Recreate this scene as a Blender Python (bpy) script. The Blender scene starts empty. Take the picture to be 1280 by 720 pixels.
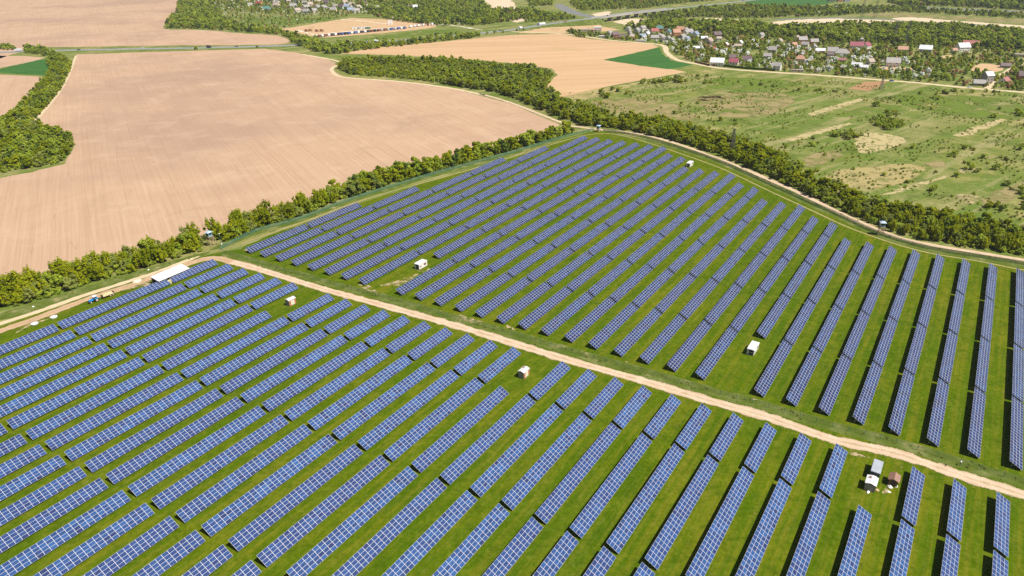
import bpy, bmesh, math, random
import numpy as np
from mathutils import Vector, Matrix
from mathutils.geometry import delaunay_2d_cdt

SC = bpy.context.scene
COL = SC.collection
RNG = random.Random(7)
HAZE = 5.5e-5

# ------------------------------------------------------------------ survey frame
# Camera solved from the panel lattice; x right, y ahead, z up, metres, ground z = 0.
FPX, PITCH, ROLL, CAMH, AZ = 854.0, 0.47777105, -0.0145125, 138.80, 0.59635901
_F = np.array([0, math.cos(PITCH), -math.sin(PITCH)])
_R0 = np.array([1.0, 0, 0]); _U0 = np.array([0, math.sin(PITCH), math.cos(PITCH)])
_R = _R0 * math.cos(ROLL) + _U0 * math.sin(ROLL)
_U = -_R0 * math.sin(ROLL) + _U0 * math.cos(ROLL)
E_AX = np.array([math.sin(AZ), math.cos(AZ), 0.0])      # along the panel rows (east)
N_AX = np.array([-math.cos(AZ), math.sin(AZ), 0.0])     # across the rows (north)
ROWROT = math.atan2(E_AX[1], E_AX[0])

def G(u, v, z=0.0):
    """survey point: where the sight line of a 1280x720 reading meets height z"""
    d = _F * FPX + _R * (u - 640) - _U * (v - 360)
    t = (z - CAMH) / d[2]
    return np.array([d[0] * t, d[1] * t, z])

def proj(P):
    d = np.asarray(P, float) - np.array([0, 0, CAMH]); z = d @ _F
    return 640 + FPX * (d @ _R) / z, 360 - FPX * (d @ _U) / z

def SN(s, n, z=0.0):
    return E_AX * s + N_AX * n + np.array([0, 0, z])

_md = G(1082, 121) - G(1010, 141); MEADOW_DIR = math.atan2(_md[1], _md[0])
# ------------------------------------------------------------------ materials
def new_mat(name):
    m = bpy.data.materials.new(name); m.use_nodes = True
    nt = m.node_tree; nt.nodes.clear()
    out = nt.nodes.new('ShaderNodeOutputMaterial')
    return m, nt, out

def nd(nt, typ, **kw):
    n = nt.nodes.new(typ)
    for k, v in kw.items():
        if k.startswith('_'): setattr(n, k[1:], v)
        else:
            key = int(k[1:]) if k[0] == 'i' and k[1:].isdigit() else k.replace('__', ' ')
            if isinstance(v, bpy.types.NodeSocket): nt.links.new(v, n.inputs[key])
            else: n.inputs[key].default_value = v
    return n

def L(nt, a, b): nt.links.new(a, b)
def rgb(c): return (c[0], c[1], c[2], 1.0)

def math_n(nt, op, a, b=None, c=None):
    n = nt.nodes.new('ShaderNodeMath'); n.operation = op
    for i, v in enumerate((a, b, c)):
        if v is None: continue
        if isinstance(v, bpy.types.NodeSocket): nt.links.new(v, n.inputs[i])
        else: n.inputs[i].default_value = v
    return n.outputs[0]

def mix(nt, fac, a, b, blend='MIX'):
    n = nt.nodes.new('ShaderNodeMix'); n.data_type = 'RGBA'; n.blend_type = blend
    for i, v in ((0, fac), (6, a), (7, b)):
        if isinstance(v, bpy.types.NodeSocket): nt.links.new(v, n.inputs[i])
        else: n.inputs[i].default_value = rgb(v) if i else v
    return n.outputs[2]

def noise(nt, vec, scale, detail=4, rough=0.55, dist=0.0):
    n = nd(nt, 'ShaderNodeTexNoise', Scale=scale, Detail=detail, Roughness=rough, Distortion=dist)
    L(nt, vec, n.inputs['Vector']); return n.outputs[0]

def ramp(nt, x, stops):
    n = nt.nodes.new('ShaderNodeValToRGB'); L(nt, x, n.inputs[0])
    e = n.color_ramp.elements
    while len(e) < len(stops): e.new(0.5)
    for k, (p, c) in enumerate(stops):
        e[k].position = p; e[k].color = rgb(c) if not isinstance(c, (int, float)) else (c, c, c, 1)
    return n.outputs[0]

def mapr(nt, x, a, b, c=0.0, d=1.0):
    n = nd(nt, 'ShaderNodeMapRange', i1=a, i2=b, i3=c, i4=d); L(nt, x, n.inputs[0]); return n.outputs[0]

def world_pos(nt):
    return nt.nodes.new('ShaderNodeNewGeometry').outputs['Position']

def mapped(nt, vec, rot=0.0, scale=(1, 1, 1)):
    n = nt.nodes.new('ShaderNodeMapping'); n.vector_type = 'POINT'
    r = nt.nodes.new('ShaderNodeVectorRotate'); r.rotation_type = 'Z_AXIS'; r.inputs['Angle'].default_value = -rot
    L(nt, vec, r.inputs['Vector']); L(nt, r.outputs[0], n.inputs['Vector'])
    n.inputs['Scale'].default_value = scale
    return n.outputs[0]

def finish(nt, out, color, rough=0.9, bump=None, bump_d=0.3, alpha=None, metallic=0.0, spec=0.3):
    p = nd(nt, 'ShaderNodeBsdfPrincipled', Roughness=rough, Metallic=metallic)
    p.inputs['Specular IOR Level'].default_value = spec
    if isinstance(color, bpy.types.NodeSocket): L(nt, color, p.inputs['Base Color'])
    else: p.inputs['Base Color'].default_value = rgb(color)
    if bump is not None:
        b = nd(nt, 'ShaderNodeBump', Strength=1.0, Distance=bump_d); L(nt, bump, b.inputs['Height'])
        L(nt, b.outputs[0], p.inputs['Normal'])
    sh = p.outputs[0]
    if alpha is not None:
        t = nt.nodes.new('ShaderNodeBsdfTransparent'); m = nt.nodes.new('ShaderNodeMixShader')
        L(nt, alpha, m.inputs[0]); L(nt, t.outputs[0], m.inputs[1]); L(nt, sh, m.inputs[2]); sh = m.outputs[0]
    L(nt, sh, out.inputs['Surface'])
    return p

def plain(name, c, rough=0.7, metallic=0.0, var=0.12, spec=0.4):
    m, nt, out = new_mat(name)
    ob = nt.nodes.new('ShaderNodeTexCoord').outputs['Object']
    f = noise(nt, ob, 1.7, 5)
    col = mix(nt, mapr(nt, f, 0.3, 0.7), [x * (1 - var) for x in c], [min(1, x * (1 + var)) for x in c])
    finish(nt, out, col, rough, metallic=metallic, spec=spec)
    return m

def m_meadow():
    m, nt, out = new_mat('meadow')
    P = world_pos(nt)
    big = noise(nt, P, 0.006, 5, 0.6, 0.4); mid = noise(nt, P, 0.035, 6, 0.65, 0.3); fine = noise(nt, P, 0.55, 4, 0.7)
    st = noise(nt, mapped(nt, P, MEADOW_DIR, (0.006, 0.075, 1)), 1.0, 4, 0.65)
    plot = noise(nt, mapped(nt, P, MEADOW_DIR, (.004, .022, 1)), 1.0, 1, .4)
    c = ramp(nt, mid, [(0.30, (.080, .118, .013)), (0.43, (.120, .155, .022)), (0.53, (.175, .182, .040)), (0.66, (.30, .255, .10))])
    c = mix(nt, mapr(nt, big, .48, .62, 0, .6), c, (.095, .138, .017))
    c = mix(nt, mapr(nt, plot, .47, .50, 0, .55), c, (.095, .150, .018))
    c = mix(nt, mapr(nt, plot, .58, .60, 0, .55), c, (.23, .205, .075))
    c = mix(nt, mapr(nt, st, .52, .64, 0, .7), c, (.30, .255, .12))
    m2 = noise(nt, P, .06, 8, .78)
    c = mix(nt, mapr(nt, m2, .53, .60, 0, .7), c, (.068, .098, .014))
    c = mix(nt, mapr(nt, m2, .45, .36, 0, .7), c, (.31, .265, .12))
    c = mix(nt, mapr(nt, fine, .48, .7, 0, .5), c, (.045, .07, .012))
    finish(nt, out, c, 0.95, fine, 0.25, spec=.15)
    return m

def m_solar_grass():
    m, nt, out = new_mat('mown_grass')
    P = world_pos(nt)
    mid = noise(nt, P, 0.05, 5, 0.6, 0.2); fine = noise(nt, P, .75, 5, 0.8); big = noise(nt, P, .012, 3); cl = noise(nt, P, .22, 4, .7)
    st = noise(nt, mapped(nt, P, ROWROT, (0.018, 0.45, 1)), 1.0, 5, 0.6)
    st2 = noise(nt, mapped(nt, P, ROWROT, (0.05, 1.6, 1)), 1.0, 3, 0.6)
    c = ramp(nt, mid, [(.3, (.044, .088, .0012)), (.5, (.064, .108, .0016)), (.7, (.096, .124, .003))])
    c = mix(nt, mapr(nt, st, .46, .64, 0, .85), c, (.140, .140, .008))
    c = mix(nt, mapr(nt, st2, .5, .68, 0, .5), c, (.15, .13, .022))
    c = mix(nt, mapr(nt, big, .4, .65, 0, .5), c, (.045, .090, .004))
    c = mix(nt, mapr(nt, cl, .50, .64, 0, .55), c, (.038, .072, .002))
    c = mix(nt, mapr(nt, cl, .44, .34, 0, .55), c, (.135, .150, .012))
    c = mix(nt, mapr(nt, fine, .49, .64, 0, .55), c, (.032, .066, .0015))
    c = mix(nt, mapr(nt, fine, .47, .36, 0, .4), c, (.12, .15, .02))
    sp = noise(nt, mapped(nt, P, ROWROT, (.12, .35, 1)), 1.0, 7, .75)
    c = mix(nt, mapr(nt, sp, .62, .72, 0, .6), c, (.24, .19, .07))
    c = mix(nt, mapr(nt, sp, .38, .30, 0, .6), c, (.035, .075, .003))
    finish(nt, out, c, 1.0, fine, 0.12, spec=0.0)
    return m

def m_verge():
    m, nt, out = new_mat('rough_verge')
    P = world_pos(nt)
    fine = noise(nt, P, .9, 5, .75); mid = noise(nt, P, .12, 5, .65)
    c = ramp(nt, mid, [(.30, (.058, .095, .008)), (.48, (.085, .115, .016)), (.60, (.135, .155, .045)), (.70, (.28, .225, .11))])
    c = mix(nt, mapr(nt, fine, .5, .72, 0, .4), c, (.045, .08, .006))
    finish(nt, out, c, 0.95, fine, .3, spec=.1)
    return m

def m_soil():
    m, nt, out = new_mat('ploughed_soil')
    P = world_pos(nt)
    rot = math.pi / 2 + math.radians(30)
    big = noise(nt, P, .0045, 4, .55); mid = noise(nt, P, .03, 6, .7, .5)
    st = noise(nt, mapped(nt, P, rot, (.008, .55, 1)), 1.0, 6, .7)
    st2 = noise(nt, mapped(nt, P, rot, (.002, .07, 1)), 1.0, 3, .5)
    tram = noise(nt, mapped(nt, P, rot, (.001, .045, 1)), 1.0, 1, .5)
    fine = noise(nt, P, .8, 5, .75)
    c = ramp(nt, st, [(.25, (.330, .211, .135)), (.5, (.385, .257, .168)), (.75, (.440, .308, .209))])
    c = mix(nt, mapr(nt, st2, .35, .7, 0, .3), c, (.45, .31, .21))
    c = mix(nt, mapr(nt, big, .46, .62, 0, .75), c, (.30, .198, .142))
    c = mix(nt, mapr(nt, mid, .5, .75, 0, .45), c, (.50, .36, .255))
    c = mix(nt, mapr(nt, fine, .55, .8, 0, .28), c, (.25, .15, .09))
    tl = math_n(nt, 'ABSOLUTE', math_n(nt, 'SUBTRACT', math_n(nt, 'FRACT', math_n(nt, 'MULTIPLY', tram, 23.0)), .5))
    c = mix(nt, mapr(nt, tl, .0, .03, .34, 0), c, (.24, .15, .09))
    blot = noise(nt, P, .017, 7, .72, .8)
    c = mix(nt, mapr(nt, blot, .54, .70, 0, .5), c, (.29, .19, .128))
    w = noise(nt, P, .012, 6, .7)
    c = mix(nt, mapr(nt, w, .66, .74, 0, .4), c, (.22, .20, .06))
    finish(nt, out, c, .95, st, .12, spec=.1)
    return m

def m_far_soil():
    m, nt, out = new_mat('dry_field_soil')
    P = world_pos(nt)
    mid = noise(nt, P, .012, 6, .65, .5); st = noise(nt, mapped(nt, P, math.radians(8), (.003, .05, 1)), 1.0, 5, .65); fine = noise(nt, P, .25, 5, .7)
    c = ramp(nt, st, [(.3, (.40, .255, .138)), (.7, (.48, .325, .19))])
    c = mix(nt, mapr(nt, mid, .58, .72, 0, .45), c, (.27, .23, .07))
    c = mix(nt, mapr(nt, fine, .5, .8, 0, .2), c, (.27, .16, .08))
    finish(nt, out, c, .95, spec=.1)
    return m

def m_crop():
    m, nt, out = new_mat('young_crop')
    P = world_pos(nt)
    st = noise(nt, mapped(nt, P, math.radians(20), (.006, .12, 1)), 1.0, 5, .6); fine = noise(nt, P, .3, 4, .7)
    c = ramp(nt, st, [(.3, (.022, .088, .012)), (.7, (.045, .125, .022))])
    c = mix(nt, mapr(nt, fine, .5, .8, 0, .3), c, (.03, .075, .015))
    finish(nt, out, c, .9, spec=.15)
    return m

def m_track(name, ca, cb, grass, edge=.32):
    """worn dirt: uv.x runs 0..1 across the strip; grass creeps in raggedly at both sides"""
    m, nt, out = new_mat(name)
    P = world_pos(nt)
    uv = nt.nodes.new('ShaderNodeUVMap'); sep = nt.nodes.new('ShaderNodeSeparateXYZ'); L(nt, uv.outputs[0], sep.inputs[0])
    a = noise(nt, P, .22, 6, .7); fine = noise(nt, P, 1.6, 4, .75)
    d = math_n(nt, 'ABSOLUTE', math_n(nt, 'SUBTRACT', sep.outputs[0], .5))
    c = mix(nt, mapr(nt, a, .3, .7), ca, cb)
    c = mix(nt, mapr(nt, fine, .45, .75, 0, .4), c, [x * .72 for x in ca])
    rut = math_n(nt, 'ABSOLUTE', math_n(nt, 'SUBTRACT', d, .15))
    c = mix(nt, mapr(nt, rut, 0, .06, .35, 0), c, [min(.9, x * 1.15) for x in cb])
    cen = mapr(nt, math_n(nt, 'ADD', d, math_n(nt, 'MULTIPLY', math_n(nt, 'SUBTRACT', a, .5), .22)), .0, .05, .42, 0)
    c = mix(nt, cen, c, (.22, .19, .085))
    wob = math_n(nt, 'ADD', d, math_n(nt, 'MULTIPLY', math_n(nt, 'SUBTRACT', a, .5), .34))
    wob = math_n(nt, 'ADD', wob, math_n(nt, 'MULTIPLY', math_n(nt, 'SUBTRACT', fine, .5), .2))
    al = mapr(nt, wob, edge, edge + .07, 1, 0)
    finish(nt, out, c, .95, fine, .05, alpha=al, spec=.1)
    return m

def m_patch(name, ca, cb, cover=.5, scale=.12):
    """a worn or dry patch: breaks up irregularly into what grows below"""
    m, nt, out = new_mat(name)
    P = world_pos(nt)
    a = noise(nt, P, scale, 7, .72, .4); fine = noise(nt, P, 1.0, 4, .7)
    uv = nt.nodes.new('ShaderNodeUVMap'); sep = nt.nodes.new('ShaderNodeSeparateXYZ'); L(nt, uv.outputs[0], sep.inputs[0])
    c = mix(nt, fine, ca, cb)
    v = math_n(nt, 'ADD', a, math_n(nt, 'MULTIPLY', math_n(nt, 'SUBTRACT', sep.outputs[0], 1.0), .45))
    al = mapr(nt, v, .62 - cover * .3, .72 - cover * .3, 0, .92)
    finish(nt, out, c, .95, alpha=al, spec=.1)
    return m

def m_panel(name, stops, tone, linec):
    m, nt, out = new_mat(name)
    uv = nt.nodes.new('ShaderNodeUVMap'); sep = nt.nodes.new('ShaderNodeSeparateXYZ'); L(nt, uv.outputs[0], sep.inputs[0])
    rnd = nt.nodes.new('ShaderNodeObjectInfo').outputs['Random']
    fx = math_n(nt, 'FRACT', sep.outputs[0]); fy = math_n(nt, 'FRACT', sep.outputs[1])
    dx = math_n(nt, 'ABSOLUTE', math_n(nt, 'SUBTRACT', fx, .5)); dy = math_n(nt, 'ABSOLUTE', math_n(nt, 'SUBTRACT', fy, .5))
    lx = mapr(nt, dx, .469, .473, 0, 1); ly = mapr(nt, dy, .466, .470, 0, 1)
    line = math_n(nt, 'MAXIMUM', lx, ly)
    cell = nt.nodes.new('ShaderNodeCombineXYZ')
    L(nt, math_n(nt, 'FLOOR', sep.outputs[0]), cell.inputs[0]); L(nt, math_n(nt, 'FLOOR', sep.outputs[1]), cell.inputs[1])
    L(nt, math_n(nt, 'MULTIPLY', rnd, 97.0), cell.inputs[2])
    wn = nt.nodes.new('ShaderNodeTexWhiteNoise'); wn.noise_dimensions = '3D'; L(nt, cell.outputs[0], wn.inputs['Vector'])
    c = ramp(nt, wn.outputs[0], stops)
    c = mix(nt, math_n(nt, 'MULTIPLY', rnd, .55), c, tone)
    # the fine cell grid of a module, 10 x 6 cells
    gx = math_n(nt, 'ABSOLUTE', math_n(nt, 'SUBTRACT', math_n(nt, 'FRACT', math_n(nt, 'MULTIPLY', fx, 10.0)), .5))
    gy = math_n(nt, 'ABSOLUTE', math_n(nt, 'SUBTRACT', math_n(nt, 'FRACT', math_n(nt, 'MULTIPLY', fy, 6.0)), .5))
    g = math_n(nt, 'MAXIMUM', mapr(nt, gx, .48, .485), mapr(nt, gy, .48, .485))
    c = mix(nt, math_n(nt, 'MULTIPLY', g, .22), c, (.35, .38, .45))
    c = mix(nt, line, c, linec)
    r = mix(nt, line, (.12, .12, .12), (.4, .4, .4))
    p = finish(nt, out, c, .12, spec=.5)
    L(nt, r, p.inputs['Roughness'])
    return m

def m_leaf(name, dark, mid, light, transl=.38):
    m, nt, out = new_mat(name)
    at = nt.nodes.new('ShaderNodeAttribute'); at.attribute_name = 'tint'
    rnd = nt.nodes.new('ShaderNodeObjectInfo').outputs['Random']
    v = math_n(nt, 'ADD', math_n(nt, 'MULTIPLY', at.outputs['Fac'], .6), math_n(nt, 'MULTIPLY', rnd, .4))
    c = ramp(nt, v, [(.1, dark), (.5, mid), (.9, light)])
    d = nd(nt, 'ShaderNodeBsdfDiffuse', Roughness=.5); L(nt, c, d.inputs[0])
    t = nt.nodes.new('ShaderNodeBsdfTranslucent'); L(nt, mix(nt, .5, c, light), t.inputs[0])
    mx = nd(nt, 'ShaderNodeMixShader', i0=transl); L(nt, d.outputs[0], mx.inputs[1]); L(nt, t.outputs[0], mx.inputs[2])
    L(nt, mx.outputs[0], out.inputs['Surface'])
    return m

def m_mesh(name, c, cover):
    m, nt, out = new_mat(name)
    P = world_pos(nt)
    f = noise(nt, P, .6, 3)
    p = nd(nt, 'ShaderNodeBsdfPrincipled', Roughness=.6); L(nt, mix(nt, f, [x * .7 for x in c], [min(1, x * 1.3) for x in c]), p.inputs['Base Color'])
    t = nt.nodes.new('ShaderNodeBsdfTransparent')
    mx = nd(nt, 'ShaderNodeMixShader', i0=cover); L(nt, t.outputs[0], mx.inputs[1]); L(nt, p.outputs[0], mx.inputs[2])
    L(nt, mx.outputs[0], out.inputs['Surface'])
    return m

def m_water():
    m, nt, out = new_mat('river_water')
    P = world_pos(nt)
    f = noise(nt, P, .08, 4)
    p = finish(nt, out, (.17, .17, .155), .5, f, .15, spec=.5)
    return m

def m_roofsheet(name, c):
    m, nt, out = new_mat(name)
    ob = nt.nodes.new('ShaderNodeTexCoord').outputs['Object']
    w = nd(nt, 'ShaderNodeTexWave', Scale=2.2, Distortion=0.0); w.bands_direction = 'X'; L(nt, ob, w.inputs['Vector'])
    f = noise(nt, ob, .9, 5, .7)
    col = mix(nt, mapr(nt, f, .35, .7), [x * .85 for x in c], [min(.95, x * 1.1) for x in c])
    finish(nt, out, col, .45, w.outputs[0], .04, spec=.4)
    return m

M = {}
M['meadow'] = m_meadow(); M['grass'] = m_solar_grass(); M['verge'] = m_verge(); M['soil'] = m_soil(); M['soil2'] = m_far_soil(); M['crop'] = m_crop()
M['track'] = m_track('chalky_track', (.40, .285, .185), (.56, .43, .31), None, .29)
M['track2'] = m_track('worn_dirt_track', (.34, .22, .125), (.45, .32, .20), None)
M['faint'] = m_track('faint_trodden_line', (.22, .20, .06), (.36, .29, .15), None, .20)
M['path'] = m_track('thin_dirt_path', (.46, .36, .22), (.55, .45, .30), None, .36)
M['dry'] = m_patch('dry_grass', (.28, .235, .09), (.36, .295, .135), .74, .09)
M['bare'] = m_patch('bare_earth', (.33, .25, .13), (.46, .36, .22), .56, .3)
M['strip'] = m_patch('mown_pale_strip', (.34, .28, .13), (.46, .38, .20), .80, .2)
M['lush'] = m_patch('lush_grass', (.095, .15, .016), (.125, .17, .024), .66, .05)
M['scrub'] = m_patch('brown_scrub', (.22, .185, .075), (.30, .24, .115), .62, .07)
M['sand'] = m_patch('pale_sand', (.52, .40, .27), (.62, .50, .36), .97, .1)
M['yard'] = m_patch('yard_earth', (.42, .27, .14), (.52, .37, .22), 1.0, .06)
M['gravel'] = m_patch('white_gravel', (.62, .54, .44), (.72, .65, .56), .95, .1)
M['tilled'] = m_patch('tilled_plot', (.30, .17, .085), (.36, .21, .11), 1.4, .1)
M['panel'] = m_panel('blue_modules', [(0, (.014, .024, .085)), (.08, (.016, .041, .130)), (.55, (.018, .055, .165)), (1, (.026, .082, .225))], (.020, .036, .125), (.47, .465, .49))
M['panel_far'] = m_panel('navy_modules', [(0, (.009, .013, .05)), (.15, (.010, .021, .076)), (.6, (.010, .029, .100)), (1, (.014, .044, .140))], (.012, .022, .085), (.48, .475, .52))
M['alu'] = plain('aluminium', (.52, .53, .55), .4, .6)
M['steel'] = plain('galvanised_steel', (.30, .32, .34), .5, .3)
M['leaf_hedge'] = m_leaf('hedge_leaves', (0.14, 0.19, 0.005), (0.268, 0.315, 0.009), (0.451, 0.447, 0.018))
M['leaf_olive'] = m_leaf('olive_leaves', (0.154, 0.201, 0.032), (0.255, 0.296, 0.059), (0.386, 0.416, 0.107))
M['leaf_green'] = m_leaf('woodland_leaves', (0.155, 0.233, 0.02), (0.293, 0.377, 0.035), (0.482, 0.533, 0.068))
M['leaf_dark'] = m_leaf('dark_leaves', (0.079, 0.13, 0.02), (0.136, 0.199, 0.034), (0.227, 0.293, 0.059))
M['leaf_bloom'] = m_leaf('white_blossom', (0.374, 0.403, 0.237), (0.86, 0.86, 0.777), (0.86, 0.86, 0.86), .2)
M['leaf_brown'] = m_leaf('reddish_buds', (0.273, 0.18, 0.08), (0.432, 0.264, 0.125), (0.592, 0.36, 0.197), .2)
M['bark'] = plain('bark', (.10, .075, .05), .9)
M['weed'] = m_leaf('tall_weeds', (0.11, 0.147, 0.012), (0.187, 0.221, 0.036), (0.297, 0.284, 0.08), .45)
M['white'] = plain('white_render', (.68, .65, .61), .6, var=.12)
M['dark'] = plain('dark_opening', (.03, .022, .022), .6)
M['maroon'] = plain('maroon_door', (.13, .035, .03), .6)
M['brick'] = plain('red_brick', (.42, .17, .085), .85, var=.25)
M['greywall'] = plain('grey_render', (.30, .27, .24), .85, var=.15)
M['cream'] = plain('cream_panel', (.66, .60, .48), .7)
M['roofwhite'] = plain('white_sheet_roof', (.60, .59, .60), .55, var=.16)
M['roofgrey'] = m_roofsheet('grey_sheet_roof', (.38, .41, .46))
M['rustroof'] = m_roofsheet('rusty_sheet_roof', (.27, .145, .10))
M['brownwood'] = plain('brown_boards', (.16, .085, .05), .85, var=.25)
M['teal'] = plain('teal_paint', (.055, .10, .115), .55)
M['timber'] = plain('timber', (.42, .31, .18), .8, var=.2)
M['towerblue'] = plain('blue_grey_paint', (.19, .31, .38), .5)
M['towerroof'] = plain('pale_blue_roof', (.36, .46, .58), .4)
M['greensteel'] = plain('green_painted_steel', (.08, .17, .13), .6)
M['lattice'] = plain('dull_lattice_steel', (.085, .085, .08), .6)
M['tblue'] = plain('tractor_blue', (.02, .25, .62), .35, spec=.5)
M['tyre'] = plain('tyre_rubber', (.03, .028, .027), .85)
M['rim'] = plain('cream_rim', (.70, .58, .45), .5)
M['glass'] = plain('dark_glass', (.03, .04, .05), .1, spec=.6)
M['load'] = plain('straw_load', (.52, .45, .25), .9, var=.25)
M['sack'] = plain('white_sack', (.78, .76, .72), .8)
M['asphalt'] = plain('asphalt', (.20, .20, .205), .85, var=.08)
M['paint'] = plain('road_paint', (.75, .75, .73), .7)
M['concrete'] = plain('concrete', (.36, .34, .31), .85)
M['water'] = m_water()
M['mesh'] = m_mesh('green_wire_mesh', (.09, .20, .12), .40)
M['meshpale'] = m_mesh('pale_wire_mesh', (.16, .24, .10), .10)
M['orange'] = plain('orange_paint', (.55, .16, .03), .6)

# ------------------------------------------------------------------ mesh builder
class MB:
    def __init__(s): s.v = []; s.f = []; s.m = []; s.uv = None
    def quadbox(s, P8, mi=0):
        b = len(s.v); s.v += [tuple(p) for p in P8]
        for q in ((0, 3, 2, 1), (4, 5, 6, 7), (0, 1, 5, 4), (1, 2, 6, 5), (2, 3, 7, 6), (3, 0, 4, 7)):
            s.f.append(tuple(b + i for i in q)); s.m.append(mi)
        return s
    def box(s, x0, x1, y0, y1, z0, z1, mi=0):
        return s.quadbox([(x0, y0, z0), (x1, y0, z0), (x1, y1, z0), (x0, y1, z0), (x0, y0, z1), (x1, y0, z1), (x1, y1, z1), (x0, y1, z1)], mi)
    def taper(s, x0, x1, y0, y1, z0, z1, ix0, ix1, iy0, iy1, mi=0):
        return s.quadbox([(x0, y0, z0), (x1, y0, z0), (x1, y1, z0), (x0, y1, z0), (x0 + ix0, y0 + iy0, z1), (x1 - ix1, y0 + iy0, z1), (x1 - ix1, y1 - iy1, z1), (x0 + ix0, y1 - iy1, z1)], mi)
    def tube(s, a, b, r0, r1=None, n=6, mi=0):
        r1 = r0 if r1 is None else r1
        a, b = Vector(a), Vector(b); d = (b - a).normalized()
        u = d.orthogonal().normalized(); w = d.cross(u)
        k = len(s.v)
        for c, r in ((a, r0), (b, r1)):
            for i in range(n):
                t = 2 * math.pi * i / n
                s.v.append(tuple(c + u * (r * math.cos(t)) + w * (r * math.sin(t))))
        for i in range(n):
            j = (i + 1) % n; s.f.append((k + i, k + j, k + n + j, k + n + i)); s.m.append(mi)
        s.f.append(tuple(k + i for i in reversed(range(n)))); s.m.append(mi)
        s.f.append(tuple(k + n + i for i in range(n))); s.m.append(mi)
        return s
    def poly(s, pts, mi=0):
        b = len(s.v); s.v += [tuple(p) for p in pts]; s.f.append(tuple(range(b, b + len(pts)))); s.m.append(mi); return s
    def prism(s, prof, x0, x1, mi=0, axis='x'):
        """profile of (y, z) points swept along x"""
        n = len(prof); b = len(s.v)
        for x in (x0, x1):
            for (y, z) in prof: s.v.append((x, y, z) if axis == 'x' else (y, x, z))
        for i in range(n):
            j = (i + 1) % n; s.f.append((b + i, b + n + i, b + n + j, b + j)); s.m.append(mi)
        s.f.append(tuple(b + i for i in range(n))); s.m.append(mi)
        s.f.append(tuple(b + n + i for i in reversed(range(n)))); s.m.append(mi)
        return s
    def mesh(s, name, mats):
        me = bpy.data.meshes.new(name); me.from_pydata([tuple(float(c) for c in p) for p in s.v], [], s.f)
        for m in (mats if isinstance(mats, (list, tuple)) else [mats]): me.materials.append(m)
        me.polygons.foreach_set('material_index', s.m)
        bm = bmesh.new(); bm.from_mesh(me); bmesh.ops.recalc_face_normals(bm, faces=bm.faces); bm.to_mesh(me); bm.free()
        me.update(); return me
    def build(s, name, mats, parent=None, loc=None, rotz=0):
        return link(name, s.mesh(name, mats), parent, loc, rotz)

def link(name, me, parent=None, loc=None, rotz=0):
    o = bpy.data.objects.new(name, me); COL.objects.link(o)
    if parent is not None: o.parent = parent
    if loc is not None: o.location = tuple(float(c) for c in loc)
    if rotz: o.rotation_euler = (0, 0, rotz)
    return o

def tag(o, label, cat, group=None):
    o['label'] = label; o['category'] = cat
    if group: o['group'] = group
    return o

def thing(name, label, cat, loc, rotz=0, group=None):
    o = bpy.data.objects.new(name, None); COL.objects.link(o); o.empty_display_size = .5
    o.location = tuple(float(c) for c in loc); o.rotation_euler = (0, 0, rotz)
    return tag(o, label, cat, group)

def dup(root, loc, rotz=None, label=None, scale=None):
    kids = CH.get(root.name) or list(root.children)
    CH[root.name] = kids
    r = root.copy(); COL.objects.link(r); r.location = tuple(float(c) for c in loc)
    if rotz is not None: r.rotation_euler = (0, 0, rotz)
    if scale is not None: r.scale = (scale, scale, scale)
    if label: r['label'] = label
    for c in kids:
        d = c.copy(); COL.objects.link(d); d.parent = r
        for g in (CH.get(c.name) or list(c.children)):
            h = g.copy(); COL.objects.link(h); h.parent = d
    return r
CH = {}

def ordi(k):
    return '%d%s' % (k, 'th' if 10 <= k % 100 <= 20 else {1: 'st', 2: 'nd', 3: 'rd'}.get(k % 10, 'th'))

# ------------------------------------------------------------------ ground sheets
def smooth(pts, step, closed):
    """Catmull-Rom through points, resampled"""
    P = [np.asarray(p, float) for p in pts]; n = len(P); out = []
    for i in range(n if closed else n - 1):
        p0, p1, p2, p3 = (P[(i + k - 1) % n] if closed else P[min(max(i + k - 1, 0), n - 1)] for k in range(4))
        m = max(1, int(np.linalg.norm(p2 - p1) / step))
        for j in range(m):
            t = j / m
            out.append(.5 * ((2 * p1) + (p2 - p0) * t + (2 * p0 - 5 * p1 + 4 * p2 - p3) * t * t + (3 * p1 - p0 - 3 * p2 + p3) * t ** 3))
    if not closed: out.append(P[-1])
    return out

def lerp_pts(pts, step):
    out = []
    for a, b in zip(pts, pts[1:] + pts[:1]):
        m = max(1, int(np.linalg.norm(b - a) / step))
        out += [a + (b - a) * (j / m) for j in range(m)]
    return out

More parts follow.
